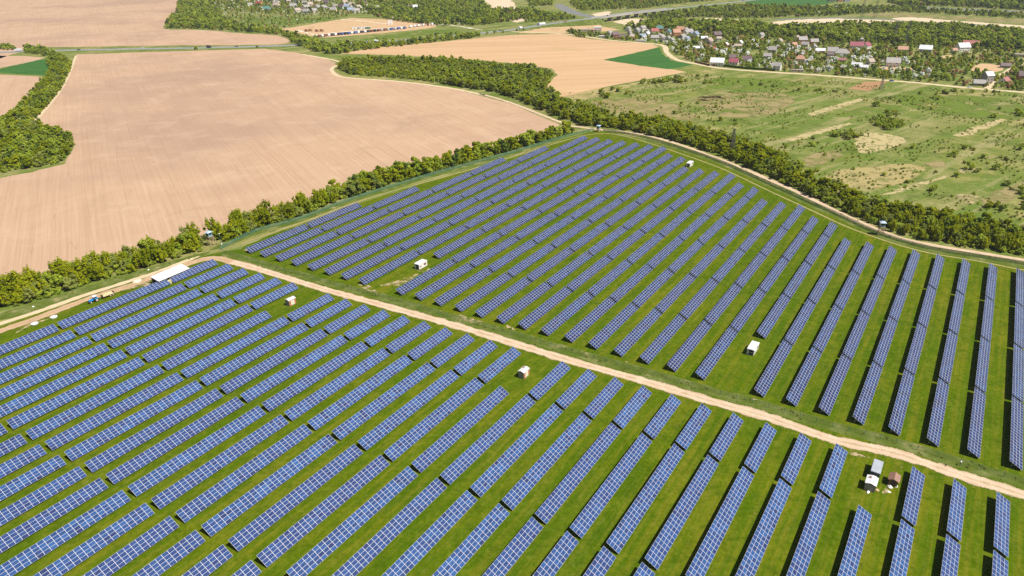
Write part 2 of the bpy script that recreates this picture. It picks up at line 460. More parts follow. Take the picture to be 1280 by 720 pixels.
def sheet(name, px, mat, z, rounded=True, jit=.5, step=4, feather=None, kind='structure'):
    """a flat patch of ground from a surveyed outline; feather: uv.x falls to 0 at the outline"""
    pts = [G(*p) for p in px]
    dist = np.mean([np.linalg.norm(p) for p in pts]); st = max(step, dist / 120)
    r = random.Random(name + str(px[0]))
    ring = smooth(pts, st, True) if rounded else lerp_pts(pts, st)
    ring = [np.array([p[0] + r.gauss(0, jit), p[1] + r.gauss(0, jit), z]) for p in ring]
    n = len(ring); v2 = [Vector((p[0], p[1])) for p in ring]
    if feather:
        rr = [(p[0], p[1]) for p in ring]; A = np.array(rr); B = np.roll(A, -1, 0)
        lo, hi = A.min(0), A.max(0); gs = max(feather * .7, float((hi - lo).max()) / 40)
        def dist(x, y):
            p = np.array([x, y]); d = B - A; t = np.clip(((p - A) * d).sum(1) / np.maximum((d * d).sum(1), 1e-9), 0, 1)
            return float(np.sqrt((((A + d * t[:, None]) - p) ** 2).sum(1)).min())
        x = lo[0]
        while x < hi[0]:
            y = lo[1]
            while y < hi[1]:
                qx, qy = x + r.uniform(-.2, .2) * gs, y + r.uniform(-.2, .2) * gs
                if inside((qx, qy), rr) and dist(qx, qy) > gs * .25: v2.append(Vector((qx, qy)))
                y += gs
            x += gs
    ov, oe, of, _, _, _ = delaunay_2d_cdt(v2, [(i, (i + 1) % n) for i in range(n)], [], 1, 1e-4)
    fs = []
    for f in of:
        a, b, c = (ov[i] for i in f[:3])
        fs.append(tuple(f) if (b - a).cross(c - a) > 0 else tuple(reversed(f)))
    me = bpy.data.meshes.new(name); me.from_pydata([(q.x, q.y, z) for q in ov], [], fs); me.materials.append(mat)
    ul = me.uv_layers.new(name='UVMap')
    fd = [min(1.0, dist(q.x, q.y) / feather) if feather else 1.0 for q in ov]
    for lp in me.loops: ul.data[lp.index].uv = (fd[lp.vertex_index], 0)
    o = link(name, me); o['kind'] = kind
    return o

def inside(pt, poly):
    x, y = pt; c = False; n = len(poly)
    for i in range(n):
        x1, y1 = poly[i][0], poly[i][1]; x2, y2 = poly[(i + 1) % n][0], poly[(i + 1) % n][1]
        if (y1 > y) != (y2 > y) and x < (x2 - x1) * (y - y1) / (y2 - y1) + x1: c = not c
    return c

def strip(name, px, width, mat, z, step=4, jit=.15, kind='structure', taper=False):
    """a road or track along a surveyed centre line"""
    P = smooth([G(*p) for p in px], step, False); r = random.Random(name + str(px))
    v, f, uv = [], [], []; acc = 0
    K = 5
    for i, p in enumerate(P):
        d = P[min(i + 1, len(P) - 1)] - P[max(i - 1, 0)]; d[2] = 0; d /= np.linalg.norm(d)
        q = np.array([-d[1], d[0], 0]); w = width * (1 + r.uniform(-jit, jit)) * (min(1, .12 + .88 * min(i, len(P) - 1 - i) * step / (width * 1.6)) if taper else 1)
        for k in range(K):
            t = k / (K - 1); v.append(tuple(p + q * (t - .5) * w + np.array([0, 0, z]))); uv.append((t, i * step / width))
        if i:
            b = (i - 1) * K
            for k in range(K - 1): f.append((b + k, b + k + 1, b + K + k + 1, b + K + k))
    me = bpy.data.meshes.new(name); me.from_pydata(v, [], f); me.materials.append(mat)
    ul = me.uv_layers.new(name='UVMap')
    for lp in me.loops: ul.data[lp.index].uv = uv[lp.vertex_index]
    bm = bmesh.new(); bm.from_mesh(me)
    for fc in bm.faces:
        fc.normal_update()
        if fc.normal.z < 0: fc.normal_flip()
    bm.to_mesh(me); bm.free()
    o = link(name, me); o['kind'] = kind
    return o

g = MB().poly([(-9000, -3000, 0), (9000, -3000, 0), (9000, 14000, 0), (-9000, 14000, 0)]).build('ground', M['meadow']); g['kind'] = 'structure'

HB = [(-60, 404), (0, 389), (62, 371), (112, 354), (160, 342), (222, 322), (260, 312), (290, 300), (320, 287), (375, 271), (431, 249), (487, 231), (542, 216), (598, 200.5), (640, 188.5), (682, 177), (716, 166)]     # foot of the hedge
HD = [20, 20, 19, 18, 17, 15, 14, 13, 12.5, 12, 10.5, 9, 8, 7, 6, 5, 3]                                                            # its depth
sheet('ploughed_field', [(-60, 388), (-60, 225), (0, 222), (40, 215), (80, 205), (95, 181), (86, 166), (42, 155), (50, 141), (75, 111), (91, 76), (96, 68), (200, 64.5), (330, 61), (372, 66), (404, 72.5), (419, 78), (417, 88), (430, 97), (500, 102), (562, 110), (640, 130), (700, 156)] + [(u, v - d + 1) for (u, v), d in zip(HB[::-1], HD[::-1])][1:-1], M['soil'], .03, rounded=False, jit=.45)
sheet('ploughed_field', [(-80, 59), (60, 59), (200, 57), (325, 56), (358, 54), (361, 50), (345, 44.5), (300, 41.5), (250, 37.5), (206, 36), (213, 26), (224, 19), (236, 8), (229, 0), (225, -25), (-80, -25)], M['soil'], .03, jit=.8)
sheet('ploughed_field', [(-60, 69), (30, 70), (56, 72), (45, 76), (0, 85), (-60, 94)], M['soil'], .03, rounded=False, jit=.5)
sheet('crop_field', [(-60, 92), (0, 86), (48, 75), (62, 74), (70, 84), (63, 95), (20, 92), (-60, 88)], M['crop'], .04, rounded=False, jit=.5)
sheet('ploughed_field', [(-60, 94), (0, 93), (40, 95), (58, 97), (50, 118), (22, 146), (0, 170), (-60, 230)], M['soil'], .03, rounded=False, jit=.5)
sheet('ploughed_field', [(425, 67), (470, 59.5), (560, 51.5), (640, 43.5), (700, 42.5), (740, 49), (780, 53), (815, 54.5), (823, 59), (805, 63.5), (755, 74.7), (800, 82), (842, 87), (858, 90), (820, 97), (760, 108), (718, 119), (690, 124), (680, 114), (686, 104), (697, 94), (690, 86), (640, 79), (560, 72), (480, 68.5)], M['soil2'], .03, rounded=False, jit=.7)
sheet('crop_field', [(755, 75), (805, 63.8), (823, 59.2), (827, 66), (838, 75), (866, 81), (852, 84), (835, 86.4), (800, 82)], M['crop'], .045, rounded=False, jit=.7)
sheet('dry_grass_strip', [(690, 124), (730, 113), (790, 103), (858, 91), (850, 97), (790, 110), (720, 128)], M['dry'], .05, feather=4)
solar = [(-300, 520), (-60, 428), (0, 409), (112, 369), (200, 339), (262, 318), (300, 311), (330, 297), (450, 254), (560, 219), (640, 196), (700, 176), (738, 164.5), (762, 165), (810, 175), (850, 187), (900, 204), (960, 230), (1010, 253), (1050, 272), (1098, 294), (1154, 310), (1210, 320), (1290, 333), (1500, 365), (1700, 1000), (-700, 1000)]
sheet('solar_field_grass', solar, M['grass'], .02, rounded=False, jit=.4)
# rough strips beside the fences and along the hedge
strip('rough_verge', [(-30, 404), (0, 396), (62, 379), (112, 363), (160, 349), (222, 329), (262, 315)], 11, M['verge'], .035, taper=True)
strip('rough_verge', [(262, 313), (320, 291), (375, 275), (431, 253.5), (487, 235.5), (542, 219), (598, 203.5), (640, 192), (700, 173)], 6, M['verge'], .035, taper=True)
strip('rough_verge', [(275, 315), (310, 325), (400, 351), (480, 372), (580, 401), (640, 418), (715, 440), (800, 464), (880, 487), (960, 509), (1040, 533), (1120, 553.5), (1200, 579), (1290, 606), (1500, 665)], 5.5, M['verge'], .035, taper=True)
strip('rough_verge', [(760, 166), (810, 176), (850, 187), (900, 204), (960, 231), (1010, 254), (1050, 272), (1098, 294), (1154, 311), (1210, 321), (1300, 336), (1500, 366)], 5, M['verge'], .035, taper=True)
strip('dirt_path', [(300, 305), (375, 279), (431, 258), (487, 240), (560, 220), (640, 196.5), (700, 177.5), (735, 168.5), (770, 168), (815, 180), (862, 196), (905, 212), (960, 238), (1010, 261), (1060, 284), (1110, 302), (1160, 316), (1220, 326), (1300, 341), (1500, 371)], 2.4, M['faint'], .05, taper=True)
# tracks
MAIN = [(-40, 427), (0, 413.7), (37.5, 401), (75, 387), (112, 373), (160, 358), (200, 343), (235, 330), (265, 322.5), (290, 327.5), (320, 335.5), (400, 360), (480, 382), (530, 396), (580, 410), (640, 428.5), (715, 451.5), (800, 475), (880, 499), (960, 521.5), (1040, 549), (1120, 567), (1200, 594), (1290, 622)]
strip('dirt_track', MAIN[9:] + [(1400, 660), (1640, 742)], 6.6, M['track'], .06, step=2)
strip('dirt_track', MAIN[:11], 6.4, M['track2'], .055, step=2)
strip('dirt_track', [(-40, 416), (0, 404.7), (50, 388.7), (100, 371), (144, 357), (197, 340), (225, 329), (250, 320)], 4.0, M['path'], .05, step=2, taper=True)
sheet('track_apron', [(1040, 556), (1062, 559), (1085, 566), (1108, 570), (1110, 578), (1088, 577), (1072, 576), (1050, 566)], M['bare'], .062, feather=1.6, jit=.3, step=1.5)
strip('dirt_track', [(600, 117), (640, 129), (704, 154), (723, 158.5), (751, 162), (779, 164.5), (807, 169), (834, 176), (862, 185), (890, 195.5), (918, 206), (960, 224), (988, 236), (1015, 249), (1043, 263), (1071, 276), (1099, 288), (1127, 298), (1154, 304.5), (1182, 309.5), (1210, 314), (1238, 318.5), (1290, 327), (1400, 343), (1560, 366)], 5.6, M['track'], .06, step=3)
strip('dirt_track', [(378, 68), (404, 72.5), (422, 76.5), (427, 79), (416, 84.5), (416, 90), (430, 96.5), (500, 102), (562, 110), (605, 119)], 6, M['path'], .06, step=3)
strip('dirt_track', [(640, 39.5), (680, 41), (720, 44), (760, 50), (800, 53.5), (815, 54.6), (830, 57.5), (834, 66), (847, 75), (872, 80), (902, 85.5), (960, 90), (1010, 93), (1055, 96.4), (1100, 100), (1145, 103.4), (1190, 108), (1236, 112), (1300, 117), (1420, 127), (1560, 139)], 9, M['path'], .06, step=5)
strip('dirt_track', [(1234, 111), (1240, 103), (1247, 96), (1258, 90), (1268, 84), (1285, 78)], 7, M['path'], .06, step=4)
strip('dirt_track', [(95, 70), (88, 88), (76, 112), (52, 142), (40, 153)], 4, M['path'], .055, step=4)
# worn and dry patches
for px in ([(503, 358), (515, 350), (528, 342), (522, 341), (505, 347), (470, 357), (490, 359)], [(443, 352), (462, 356), (476, 366), (470, 369), (450, 360)], [(570, 392), (590, 396), (612, 404), (605, 408), (580, 402)], [(628, 404), (650, 411), (645, 415), (630, 409)], [(775, 449), (790, 453), (782, 456)], [(722, 437), (745, 443), (740, 446), (722, 441)], [(935, 495), (955, 499), (950, 503), (938, 500)], [(1000, 514), (1015, 519), (1008, 523), (1000, 519)], [(1085, 538), (1110, 545), (1105, 549), (1088, 543)], [(1240, 585), (1255, 588), (1250, 592), (1240, 590)], [(942, 448), (952, 452), (946, 458), (940, 455)], [(395, 343), (404, 346), (400, 349)], [(300, 312), (318, 309), (316, 313), (302, 316)], [(270, 312), (290, 308), (288, 313), (276, 315)]):
    sheet('worn_patch', px, M['bare'], .065, feather=.9, jit=.25, step=1.2)
for px in ([(520, 338), (530, 338), (537, 333), (541, 334), (532, 341), (520, 341)], [(929, 443), (941, 448), (951, 439), (954, 441), (944, 451), (928, 446)], [(1076, 608), (1082, 617), (1095, 619), (1104, 606), (1112, 612), (1126, 606), (1128, 610), (1110, 620), (1090, 624), (1074, 616)], [(646, 472), (656, 478), (666, 471), (668, 473), (656, 481), (645, 475)], [(354, 382), (363, 386), (373, 381), (374, 383), (362, 388)]):
    sheet('worn_patch', px, M['bare'], .065, feather=.8, jit=.25, step=1.2)
sheet('worn_patch', [(20, 412), (45, 401), (85, 390), (70, 397), (40, 409), (15, 420)], M['bare'], .05, feather=1.2, jit=.3, step=1.5)
sheet('worn_patch', [(165, 353), (185, 348), (210, 347), (196, 355), (165, 362), (150, 367)], M['bare'], .05, feather=1.2, jit=.3, step=1.5)
for px, mk in (([(1005, 142.5), (1078, 121), (1086, 124), (1016, 146)], 'strip'), ([(975, 175), (1060, 152), (1070, 155), (990, 178)], 'strip'), ([(1035, 145), (1090, 130), (1135, 134), (1100, 142), (1050, 148)], 'lush'), ([(1070, 170), (1095, 165), (1130, 172), (1128, 182), (1075, 192)], 'strip'), ([(1185, 170), (1250, 147), (1265, 150), (1205, 172)], 'strip'), ([(1095, 243), (1180, 219), (1182, 224), (1120, 243)], 'strip'), ([(1000, 195), (1045, 185), (1060, 195), (1030, 210), (1000, 208)], 'scrub'), ([(1030, 215), (1090, 205), (1160, 205), (1150, 225), (1090, 240), (1040, 230)], 'dry'), ([(1150, 203), (1180, 198), (1190, 208), (1160, 212)], 'scrub'), ([(1190, 210), (1230, 208), (1225, 218), (1195, 219)], 'bare'), ([(1220, 195), (1265, 193), (1258, 200), (1225, 200)], 'bare'), ([(1220, 245), (1285, 222), (1285, 245), (1240, 262)], 'scrub'), ([(1260, 275), (1290, 265), (1290, 280)], 'scrub'), ([(740, 125), (820, 122), (870, 140), (880, 155), (820, 148), (750, 138)], 'scrub'), ([(870, 118), (960, 115), (1000, 125), (960, 145), (890, 145)], 'scrub'), ([(860, 122), (900, 118), (905, 124), (870, 128)], 'dry'), ([(880, 98), (960, 97), (1010, 105), (960, 112), (890, 112)], 'lush'), ([(1100, 120), (1200, 118), (1290, 130), (1290, 150), (1180, 145)], 'lush'), ([(1190, 240), (1240, 245), (1220, 258), (1190, 255)], 'bare')):
    sheet('meadow_patch', px, M[mk], .04 if mk not in ('bare', 'strip') else .05, feather=1.8 if mk == 'strip' else 4, jit=.6)
sheet('tilled_plot', [(1060, 111), (1080, 101.5), (1112, 102), (1086, 114)], M['tilled'], .05, rounded=False, jit=.4, feather=1)
for px in ([(1210, 86), (1225, 79), (1252, 82), (1255, 88), (1235, 92)], [(1095, 84), (1125, 83), (1150, 86), (1120, 90)], [(1175, 70), (1192, 68), (1190, 74), (1172, 75)]):
    sheet('garden_plot', px, M['yard'], .05, feather=3, jit=.8)
# the far ground
sheet('construction_yard', [(352, 36), (385, 31), (420, 25), (440, 22.5), (500, 25), (545, 31), (545, 34), (510, 38.5), (460, 43), (408, 47), (392, 46)], M['yard'], .05, rounded=False, jit=1)
strip('gravel_lane', [(368, 38), (392, 43.5), (420, 41), (460, 37.5), (500, 34), (545, 31), (570, 33), (600, 38)], 14, M['gravel'], .07, step=8)
strip('gravel_lane', [(424, 24.5), (450, 26.5), (485, 31)], 14, M['gravel'], .07, step=8)
sheet('crop_field', [(420, 50), (470, 45), (540, 36), (598, 39.5), (560, 43.5), (480, 49.5)], M['lush'], .045, feather=8, jit=1.5)
sheet('crop_field', [(300, 20), (370, 22), (440, 19), (425, 23), (380, 30), (330, 32), (295, 28)], M['lush'], .045, feather=8, jit=1.5)
sheet('crop_field', [(930, 1), (945, 8), (1000, 7.5), (1040, 3.5), (1060, -8), (930, -8)], M['crop'], .045, feather=8, jit=1.5)
sheet('sand_bank', [(607, -6), (638, -6), (647, 7.5), (662, 10.5), (660, 13), (632, 11.5), (608, 12)], M['sand'], .05, jit=2, feather=5)
sheet('sand_bank', [(630, 14), (668, 22), (684, 22), (660, 26), (640, 28)], M['sand'], .05, jit=2, feather=5)
sheet('bare_ground', [(645, 41), (690, 33), (735, 27), (760, 33.5), (778, 37), (750, 40), (725, 41.5), (690, 42)], M['yard'], .042, jit=1.5, feather=5)
sheet('sand_bank', [(765, 27), (790, 23), (806, 24), (802, 31), (782, 32)], M['sand'], .05, jit=1.5, feather=5)
sheet('sand_bank', [(740, 17), (765, 13.5), (762, 19), (745, 21)], M['sand'], .05, jit=1.5, feather=5)
sheet('sand_bank', [(876, 22), (905, 23), (928, 24.5), (926, 27), (900, 26.5), (880, 26)], M['sand'], .05, jit=2, feather=5)
sheet('river', [(693, 5.5), (702, 5), (714, 11), (728, 16.5), (746, 21), (742, 23), (724, 19.5), (710, 16.5), (699, 11)], M['water'], .06, jit=1)
sheet('river', [(962, 25.4), (985, 23.2), (1020, 22.1), (1050, 21.8), (1095, 22.9), (1130, 25.2), (1130, 25.9), (1095, 24), (1050, 22.9), (1015, 23.2), (985, 24.6)], M['water'], .06, jit=1)
sheet('sand_bank', [(962, 28), (985, 25), (1020, 23.3), (1050, 23), (1100, 24.6), (1130, 26.5), (1120, 30.5), (1080, 30), (1040, 29), (1000, 32), (985, 33.5), (966, 33)], M['sand'], .05, jit=2, feather=4)
sheet('brown_bank', [(1080, 17), (1130, 17), (1200, 20), (1290, 25.5), (1290, 30), (1240, 28), (1180, 24), (1120, 22), (1085, 21)], M['scrub'], .045, jit=2, feather=5)
sheet('sand_bank', [(1118, 22), (1150, 22), (1180, 24.5), (1230, 28), (1290, 33), (1290, 38), (1250, 35), (1200, 31), (1150, 27), (1118, 26)], M['sand'], .05, jit=2, feather=4)
sheet('river', [(1195, 28.4), (1240, 31.8), (1295, 37), (1295, 39), (1240, 33.4), (1195, 29.6)], M['water'], .06, jit=.8)
sheet('river', [(1160, 8.8), (1200, 10.5), (1290, 14.6), (1290, 17.5), (1200, 13), (1160, 10.8)], M['water'], .06, jit=1)  # thin dark line at the wood's lower edge, filled with the water material

# highway: flat, then a ramp and the bridge over the river arm
HW = [(-60, 67, 0), (0, 65.5, 0), (60, 63.5, 0), (130, 62, 0), (250, 60, 0), (335, 57.8, 0), (402, 55.5, 0), (460, 53, 0), (495, 51, 0), (540, 47, 0), (602, 41.3, 0), (640, 37.2, 1), (680, 31, 3), (715, 26, 6.5), (742, 22.8, 8), (790, 16.2, 8), (832, 11.6, 7), (860, 8.8, 4), (890, 5.6, 2), (940, .2, 0), (985, -5, 0), (1050, -14, 0)]
def highway():
    P = smooth([G(u, v, z) for u, v, z in HW], 12, False); v, f, mi, lines = [], [], [], []
    rail = []
    for i, p in enumerate(P):
        d = P[min(i + 1, len(P) - 1)] - P[max(i - 1, 0)]; d[2] = 0; d /= np.linalg.norm(d); q = np.array([-d[1], d[0], 0])
        zz = p[2] + .25
        for off, z in ((-7 - 2 * zz, .01), (-6.5, zz - .02), (-6, zz), (6, zz), (6.5, zz - .02), (7 + 2 * zz, .01)):
            v.append(tuple(np.array([p[0], p[1], 0]) + q * off + np.array([0, 0, z])))
        lines.append((p, q, zz))
    ubr = [proj(p)[0] for p in P]
    for i in range(len(P) - 1):
        b = i * 6; on = 742 < ubr[i] < 836
        for k in range(5):
            if on and k in (0, 4): continue
            f.append((b + k, b + k + 1, b + 7 + k, b + 6 + k)); mi.append(1 if k in (0, 4) else 0)
    me = bpy.data.meshes.new('highway'); me.from_pydata(v, [], f); me.materials.append(M['asphalt']); me.materials.append(M['verge']); me.polygons.foreach_set('material_index', mi)
    o = link('highway', me); o['kind'] = 'structure'
    mk = MB()
    for i in range(0, len(lines) - 1):
        for off, dash in ((-5.4, 0), (5.4, 0), (0, 1)):
            if dash and i % 2: continue
            (p, q, z), (p2, q2, z2) = lines[i], lines[i + 1]
            a = [p * [1, 1, 0] + q * (off - .12) + [0, 0, z + .03], p * [1, 1, 0] + q * (off + .12) + [0, 0, z + .03], p2 * [1, 1, 0] + q2 * (off + .12) + [0, 0, z2 + .03], p2 * [1, 1, 0] + q2 * (off - .12) + [0, 0, z2 + .03]]
            mk.poly(a)
    o = mk.build('road_marking', M['paint']); o['kind'] = 'structure'
    return lines, ubr
HLINES, HU = highway()
def bridge():
    idx = [i for i, u in enumerate(HU) if 738 < u < 840]
    mid = HLINES[idx[len(idx) // 2]][0]
    t = thing('bridge', 'long concrete road bridge on piers carrying the highway over the river', 'bridge', (mid[0], mid[1], 0))
    o0 = np.array([mid[0], mid[1], 0])
    deck = MB()
    for i, j in zip(idx, idx[1:]):
        (p, q, z), (p2, q2, z2) = HLINES[i], HLINES[j]
        A = [p * [1, 1, 0] - o0, p2 * [1, 1, 0] - o0]
        pts = []
        for dz in (-1.6, -.03):
            pts += [A[0] + q * -6.8 + [0, 0, z + dz], A[0] + q * 6.8 + [0, 0, z + dz], A[1] + q2 * 6.8 + [0, 0, z2 + dz], A[1] + q2 * -6.8 + [0, 0, z2 + dz]]
        deck.quadbox(pts)
    deck.build('deck', M['concrete'], t)
    for side in (-1, 1):
        pr = MB()
        for i, j in zip(idx, idx[1:]):
            (p, q, z), (p2, q2, z2) = HLINES[i], HLINES[j]
            a = p * [1, 1, 0] - o0 + q * 6.65 * side; b = p2 * [1, 1, 0] - o0 + q2 * 6.65 * side
            h = q * .15
            pr.quadbox([a - h + [0, 0, z], a + h + [0, 0, z], b + h + [0, 0, z2], b - h + [0, 0, z2], a - h + [0, 0, z + 1], a + h + [0, 0, z + 1], b + h + [0, 0, z2 + 1], b - h + [0, 0, z2 + 1]])
        pr.build('parapet', M['concrete'], t)
    for i in idx[2::max(1, len(idx) // 7)]:
        p, q, z = HLINES[i]; c = p * [1, 1, 0] - o0; d = np.array([q[1], -q[0], 0])
        pts = []
        for zz in (0, z - 1.55):
            pts += [c + q * -5 + d * -.7 + [0, 0, zz], c + q * 5 + d * -.7 + [0, 0, zz], c + q * 5 + d * .7 + [0, 0, zz], c + q * -5 + d * .7 + [0, 0, zz]]
        MB().quadbox(pts).build('pier', M['concrete'], t)
bridge()

# ------------------------------------------------------------------ solar tables
TILT = math.radians(27.9); SW = 4.05; DY = SW * math.cos(TILT); DZ = SW * math.sin(TILT); ZL = .6
TABLES = {}
def table_meshes(ncol, length, far):
    key = (ncol, round(length, 1), far)
    if key in TABLES: return TABLES[key]
    hx, hy = length / 2, DY / 2
    nz = np.array([0, -math.sin(TILT), math.cos(TILT)]) * .045
    lo = lambda x: np.array([x, -hy, ZL]); hi = lambda x: np.array([x, hy, ZL + DZ])
    a, b, c, d = lo(-hx), lo(hx), hi(hx), hi(-hx)
    m = MB().quadbox([a - nz, b - nz, c - nz, d - nz, a, b, c, d])
    m.m = [1, 0, 1, 1, 1, 1]
    me = bpy.data.meshes.new('panel_surface'); me.from_pydata([tuple(p) for p in m.v], [], m.f)
    me.materials.append(M['panel_far' if far else 'panel']); me.materials.append(M['alu']); me.polygons.foreach_set('material_index', m.m)
    ul = me.uv_layers.new(name='UVMap')
    for lp in me.loops:
        vi = lp.vertex_index % 4
        ul.data[lp.index].uv = ((0, 0), (ncol, 0), (ncol, 4), (0, 4))[vi]
    # rails, rafters and the inner legs below the modules
    fr = MB(); under = .14
    def on(t): return -hy + DY * t, ZL + DZ * t
    for t in (.22, .78):
        y, z = on(t); fr.box(-hx + .15, hx - .15, y - .05, y + .05, z - .17, z - .055)
    nst = max(2, int(round(length / 3.6))); xs = [-hx + .7 + (length - 1.4) * k / (nst - 1) for k in range(nst)]
    for x in xs:
        y0, z0 = on(.06); y1, z1 = on(.94)
        fr.quadbox([(x - .05, y0, z0 - .30), (x + .05, y0, z0 - .30), (x + .05, y1, z1 - .30), (x - .05, y1, z1 - .30), (x - .05, y0, z0 - .165), (x + .05, y0, z0 - .165), (x + .05, y1, z1 - .165), (x - .05, y1, z1 - .165)])
    for x in xs[1:]:
        for t in (.2, .76):
            y, z = on(t); fr.box(x - .05, x + .05, y - .05, y + .05, -.1, z - .2)
    fm = fr.mesh('support_frame', M['steel'])
    legs = []
    for t in (.2, .76):
        y, z = on(t); x = xs[0]
        lg = MB().box(x - .055, x + .055, y - .055, y + .055, -.1, z - .2)
        if t > .5: lg.tube((x, y, .5), (x, on(.45)[0], on(.45)[1] - .25), .035, n=4)
        legs.append(lg.mesh('leg', M['alu']))
    TABLES[key] = (me, fm, legs)
    return TABLES[key]

NT = [0]
def solar_table(s_w, s_e, n_low, label, group, short=False):
    """one table: west end, east end and the line of its low edge"""
    length = s_e - s_w
    c = SN((s_w + s_e) / 2, n_low + DY / 2)
    corners = [proj(SN(s, n, z)) for s in (s_w, s_e) for n, z in ((n_low, ZL), (n_low + DY, ZL + DZ))]
    if all(u < -25 or u > 1305 or v > 745 or v < -20 for u, v in corners):
        # keep long tables that cross the frame
        mids = [proj(SN(s_w + length * k / 8, n_low + DY / 2, 1.5)) for k in range(9)]
        if all(u < 0 or u > 1280 or v > 720 for u, v in mids): return None
    ncol = max(1, int(round(length / 1.62)))
    me, fm, legs = table_meshes(ncol, length, 'far side' in group)
    r = RNG
    t = thing('solar_table', label, 'solar table', (c[0], c[1], 0), ROWROT, group)
    t.rotation_euler = (math.radians(r.gauss(0, .5)), math.radians(r.gauss(0, .06)), ROWROT + math.radians(r.gauss(0, .06)))
    for nm, q in (('panel_surface', me), ('support_frame', fm), ('leg', legs[0]), ('leg', legs[1])):
        o = bpy.data.objects.new(nm, q); COL.objects.link(o); o.parent = t
    NT[0] += 1
    return t

# near field: 32 rows south of the track, table ends counted westwards from the track
def interp(x, xs, ys): return float(np.interp(x, xs, ys))
PITCHN, V0 = 10.1018, -97.2218
for k in range(-18, 14):
    kk = interp(k, [-18, -17, -16, -15, -14, -13, -12, -11, 13], [-18.32, -17.25, -16.22, -15.18, -14.15, -13.13, -12.05, -11.02, 13])
    n_low = -(V0 + kk * PITCHN)
    sE = interp(k, [-18, -16, -14, -11, -9, -6, -3, 0, 5, 9, 13], [166.2, 167.6, 169.5, 171.3, 172.6, 175.4, 177.9, 180.1, 183.2, 186.0, 188.4])
    g1 = interp(k, [-18, -12, -11, 13], [23.0, 22.6, 22.3, 22.2])
    segs = []
    if k not in (-12, -1, 10): segs.append((sE - g1, sE))
    w = interp(k, [-18, -17, -16, -15, -14, -13, -12, -11, -7, -5, -3, -1, 1, 3, 5, 6, 13], [94.8, 96, 97, 98, 99, 99.8, 100.7, 101.6, 104.9, 106.6, 108.4, 110, 111.6, 113.2, 114.8, 115.5, 121])
    segs.append((w, sE - g1 - 1.4))
    w3 = w - 1.4 - 44.6
    segs.append((w3 + .4, w - 1.4)); segs.append((w3 - 46.2, w3 - 1.2)); segs.append((w3 - 92.5, w3 - 47.4))
    row = k + 19
    for q, (a, b) in enumerate(segs):
        sh = 'short ' if b - a < 30 else ''
        solar_table(a, b, n_low, '%ssolar table, %s from the dirt track in the %s near-side row from the tractor' % (sh, ordi(q + 1), ordi(row)), 'solar tables on the near side of the track')
# far field: 32 rows beyond the track, counted eastwards from the track
FAR_N = [279.8, 269.9, 259.3, 248.8, 238.3, 228.0, 217.8, 207.3, 196.9, 186.4, 176.3, 166.0, 155.6, 145.6, 135.5, 125.6, 115.6, 105.4, 95.4, 85.3, 75.2, 65.1, 54.9, 44.9, 34.8, 24.6, 14.6, 4.6, -5.5, -15.9, -26.4, -36.8]
FAR_FULL = [2, 3, 5, 6, 7, 7, 7, 7, 7, 7, 7, 6, 6, 6, 6, 6, 6, 5, 5, 5, 5, 5, 4, 4, 4, 4, 4, 4, 4, 4, 4, 4]
FAR_EXTRA = {11: 23.0, 12: 19.5, 17: 21.3, 18: 17.5, 22: 22.5, 23: 18.5}
for i, nl in enumerate(FAR_N):
    n0 = nl
    sW = interp(nl, [-36.8, -15.9, 4.6, 24.6, 54.9, 85, 115, 145, 176, 207, 238, 280], [204.7, 203.3, 202.3, 200.8, 199.0, 197.1, 195.1, 192.7, 190.7, 188.4, 186.0, 182.8])
    per = interp(nl, [-36, 40, 100, 150, 200, 280], [38.2, 38.3, 38.35, 38.5, 38.75, 38.85])
    segs = [(sW + per * q, sW + per * q + per - 1.1) for q in range(FAR_FULL[i])]
    if i in FAR_EXTRA: segs.append((sW + per * FAR_FULL[i], sW + per * FAR_FULL[i] + FAR_EXTRA[i]))
    if i in (8, 23): segs = segs[1:]
    for q, (a, b) in enumerate(segs):
        sh = 'short ' if b - a < 30 else ''
        # the ground falls a little east of the hedge corner: rows bow by under a metre
        solar_table(a, b, nl, '%ssolar table, %s from the dirt track in the %s far-side row from the hedge' % (sh, ordi(q + 1), ordi(i + 1)), 'solar tables on the far side of the track')
print('tables', NT[0])

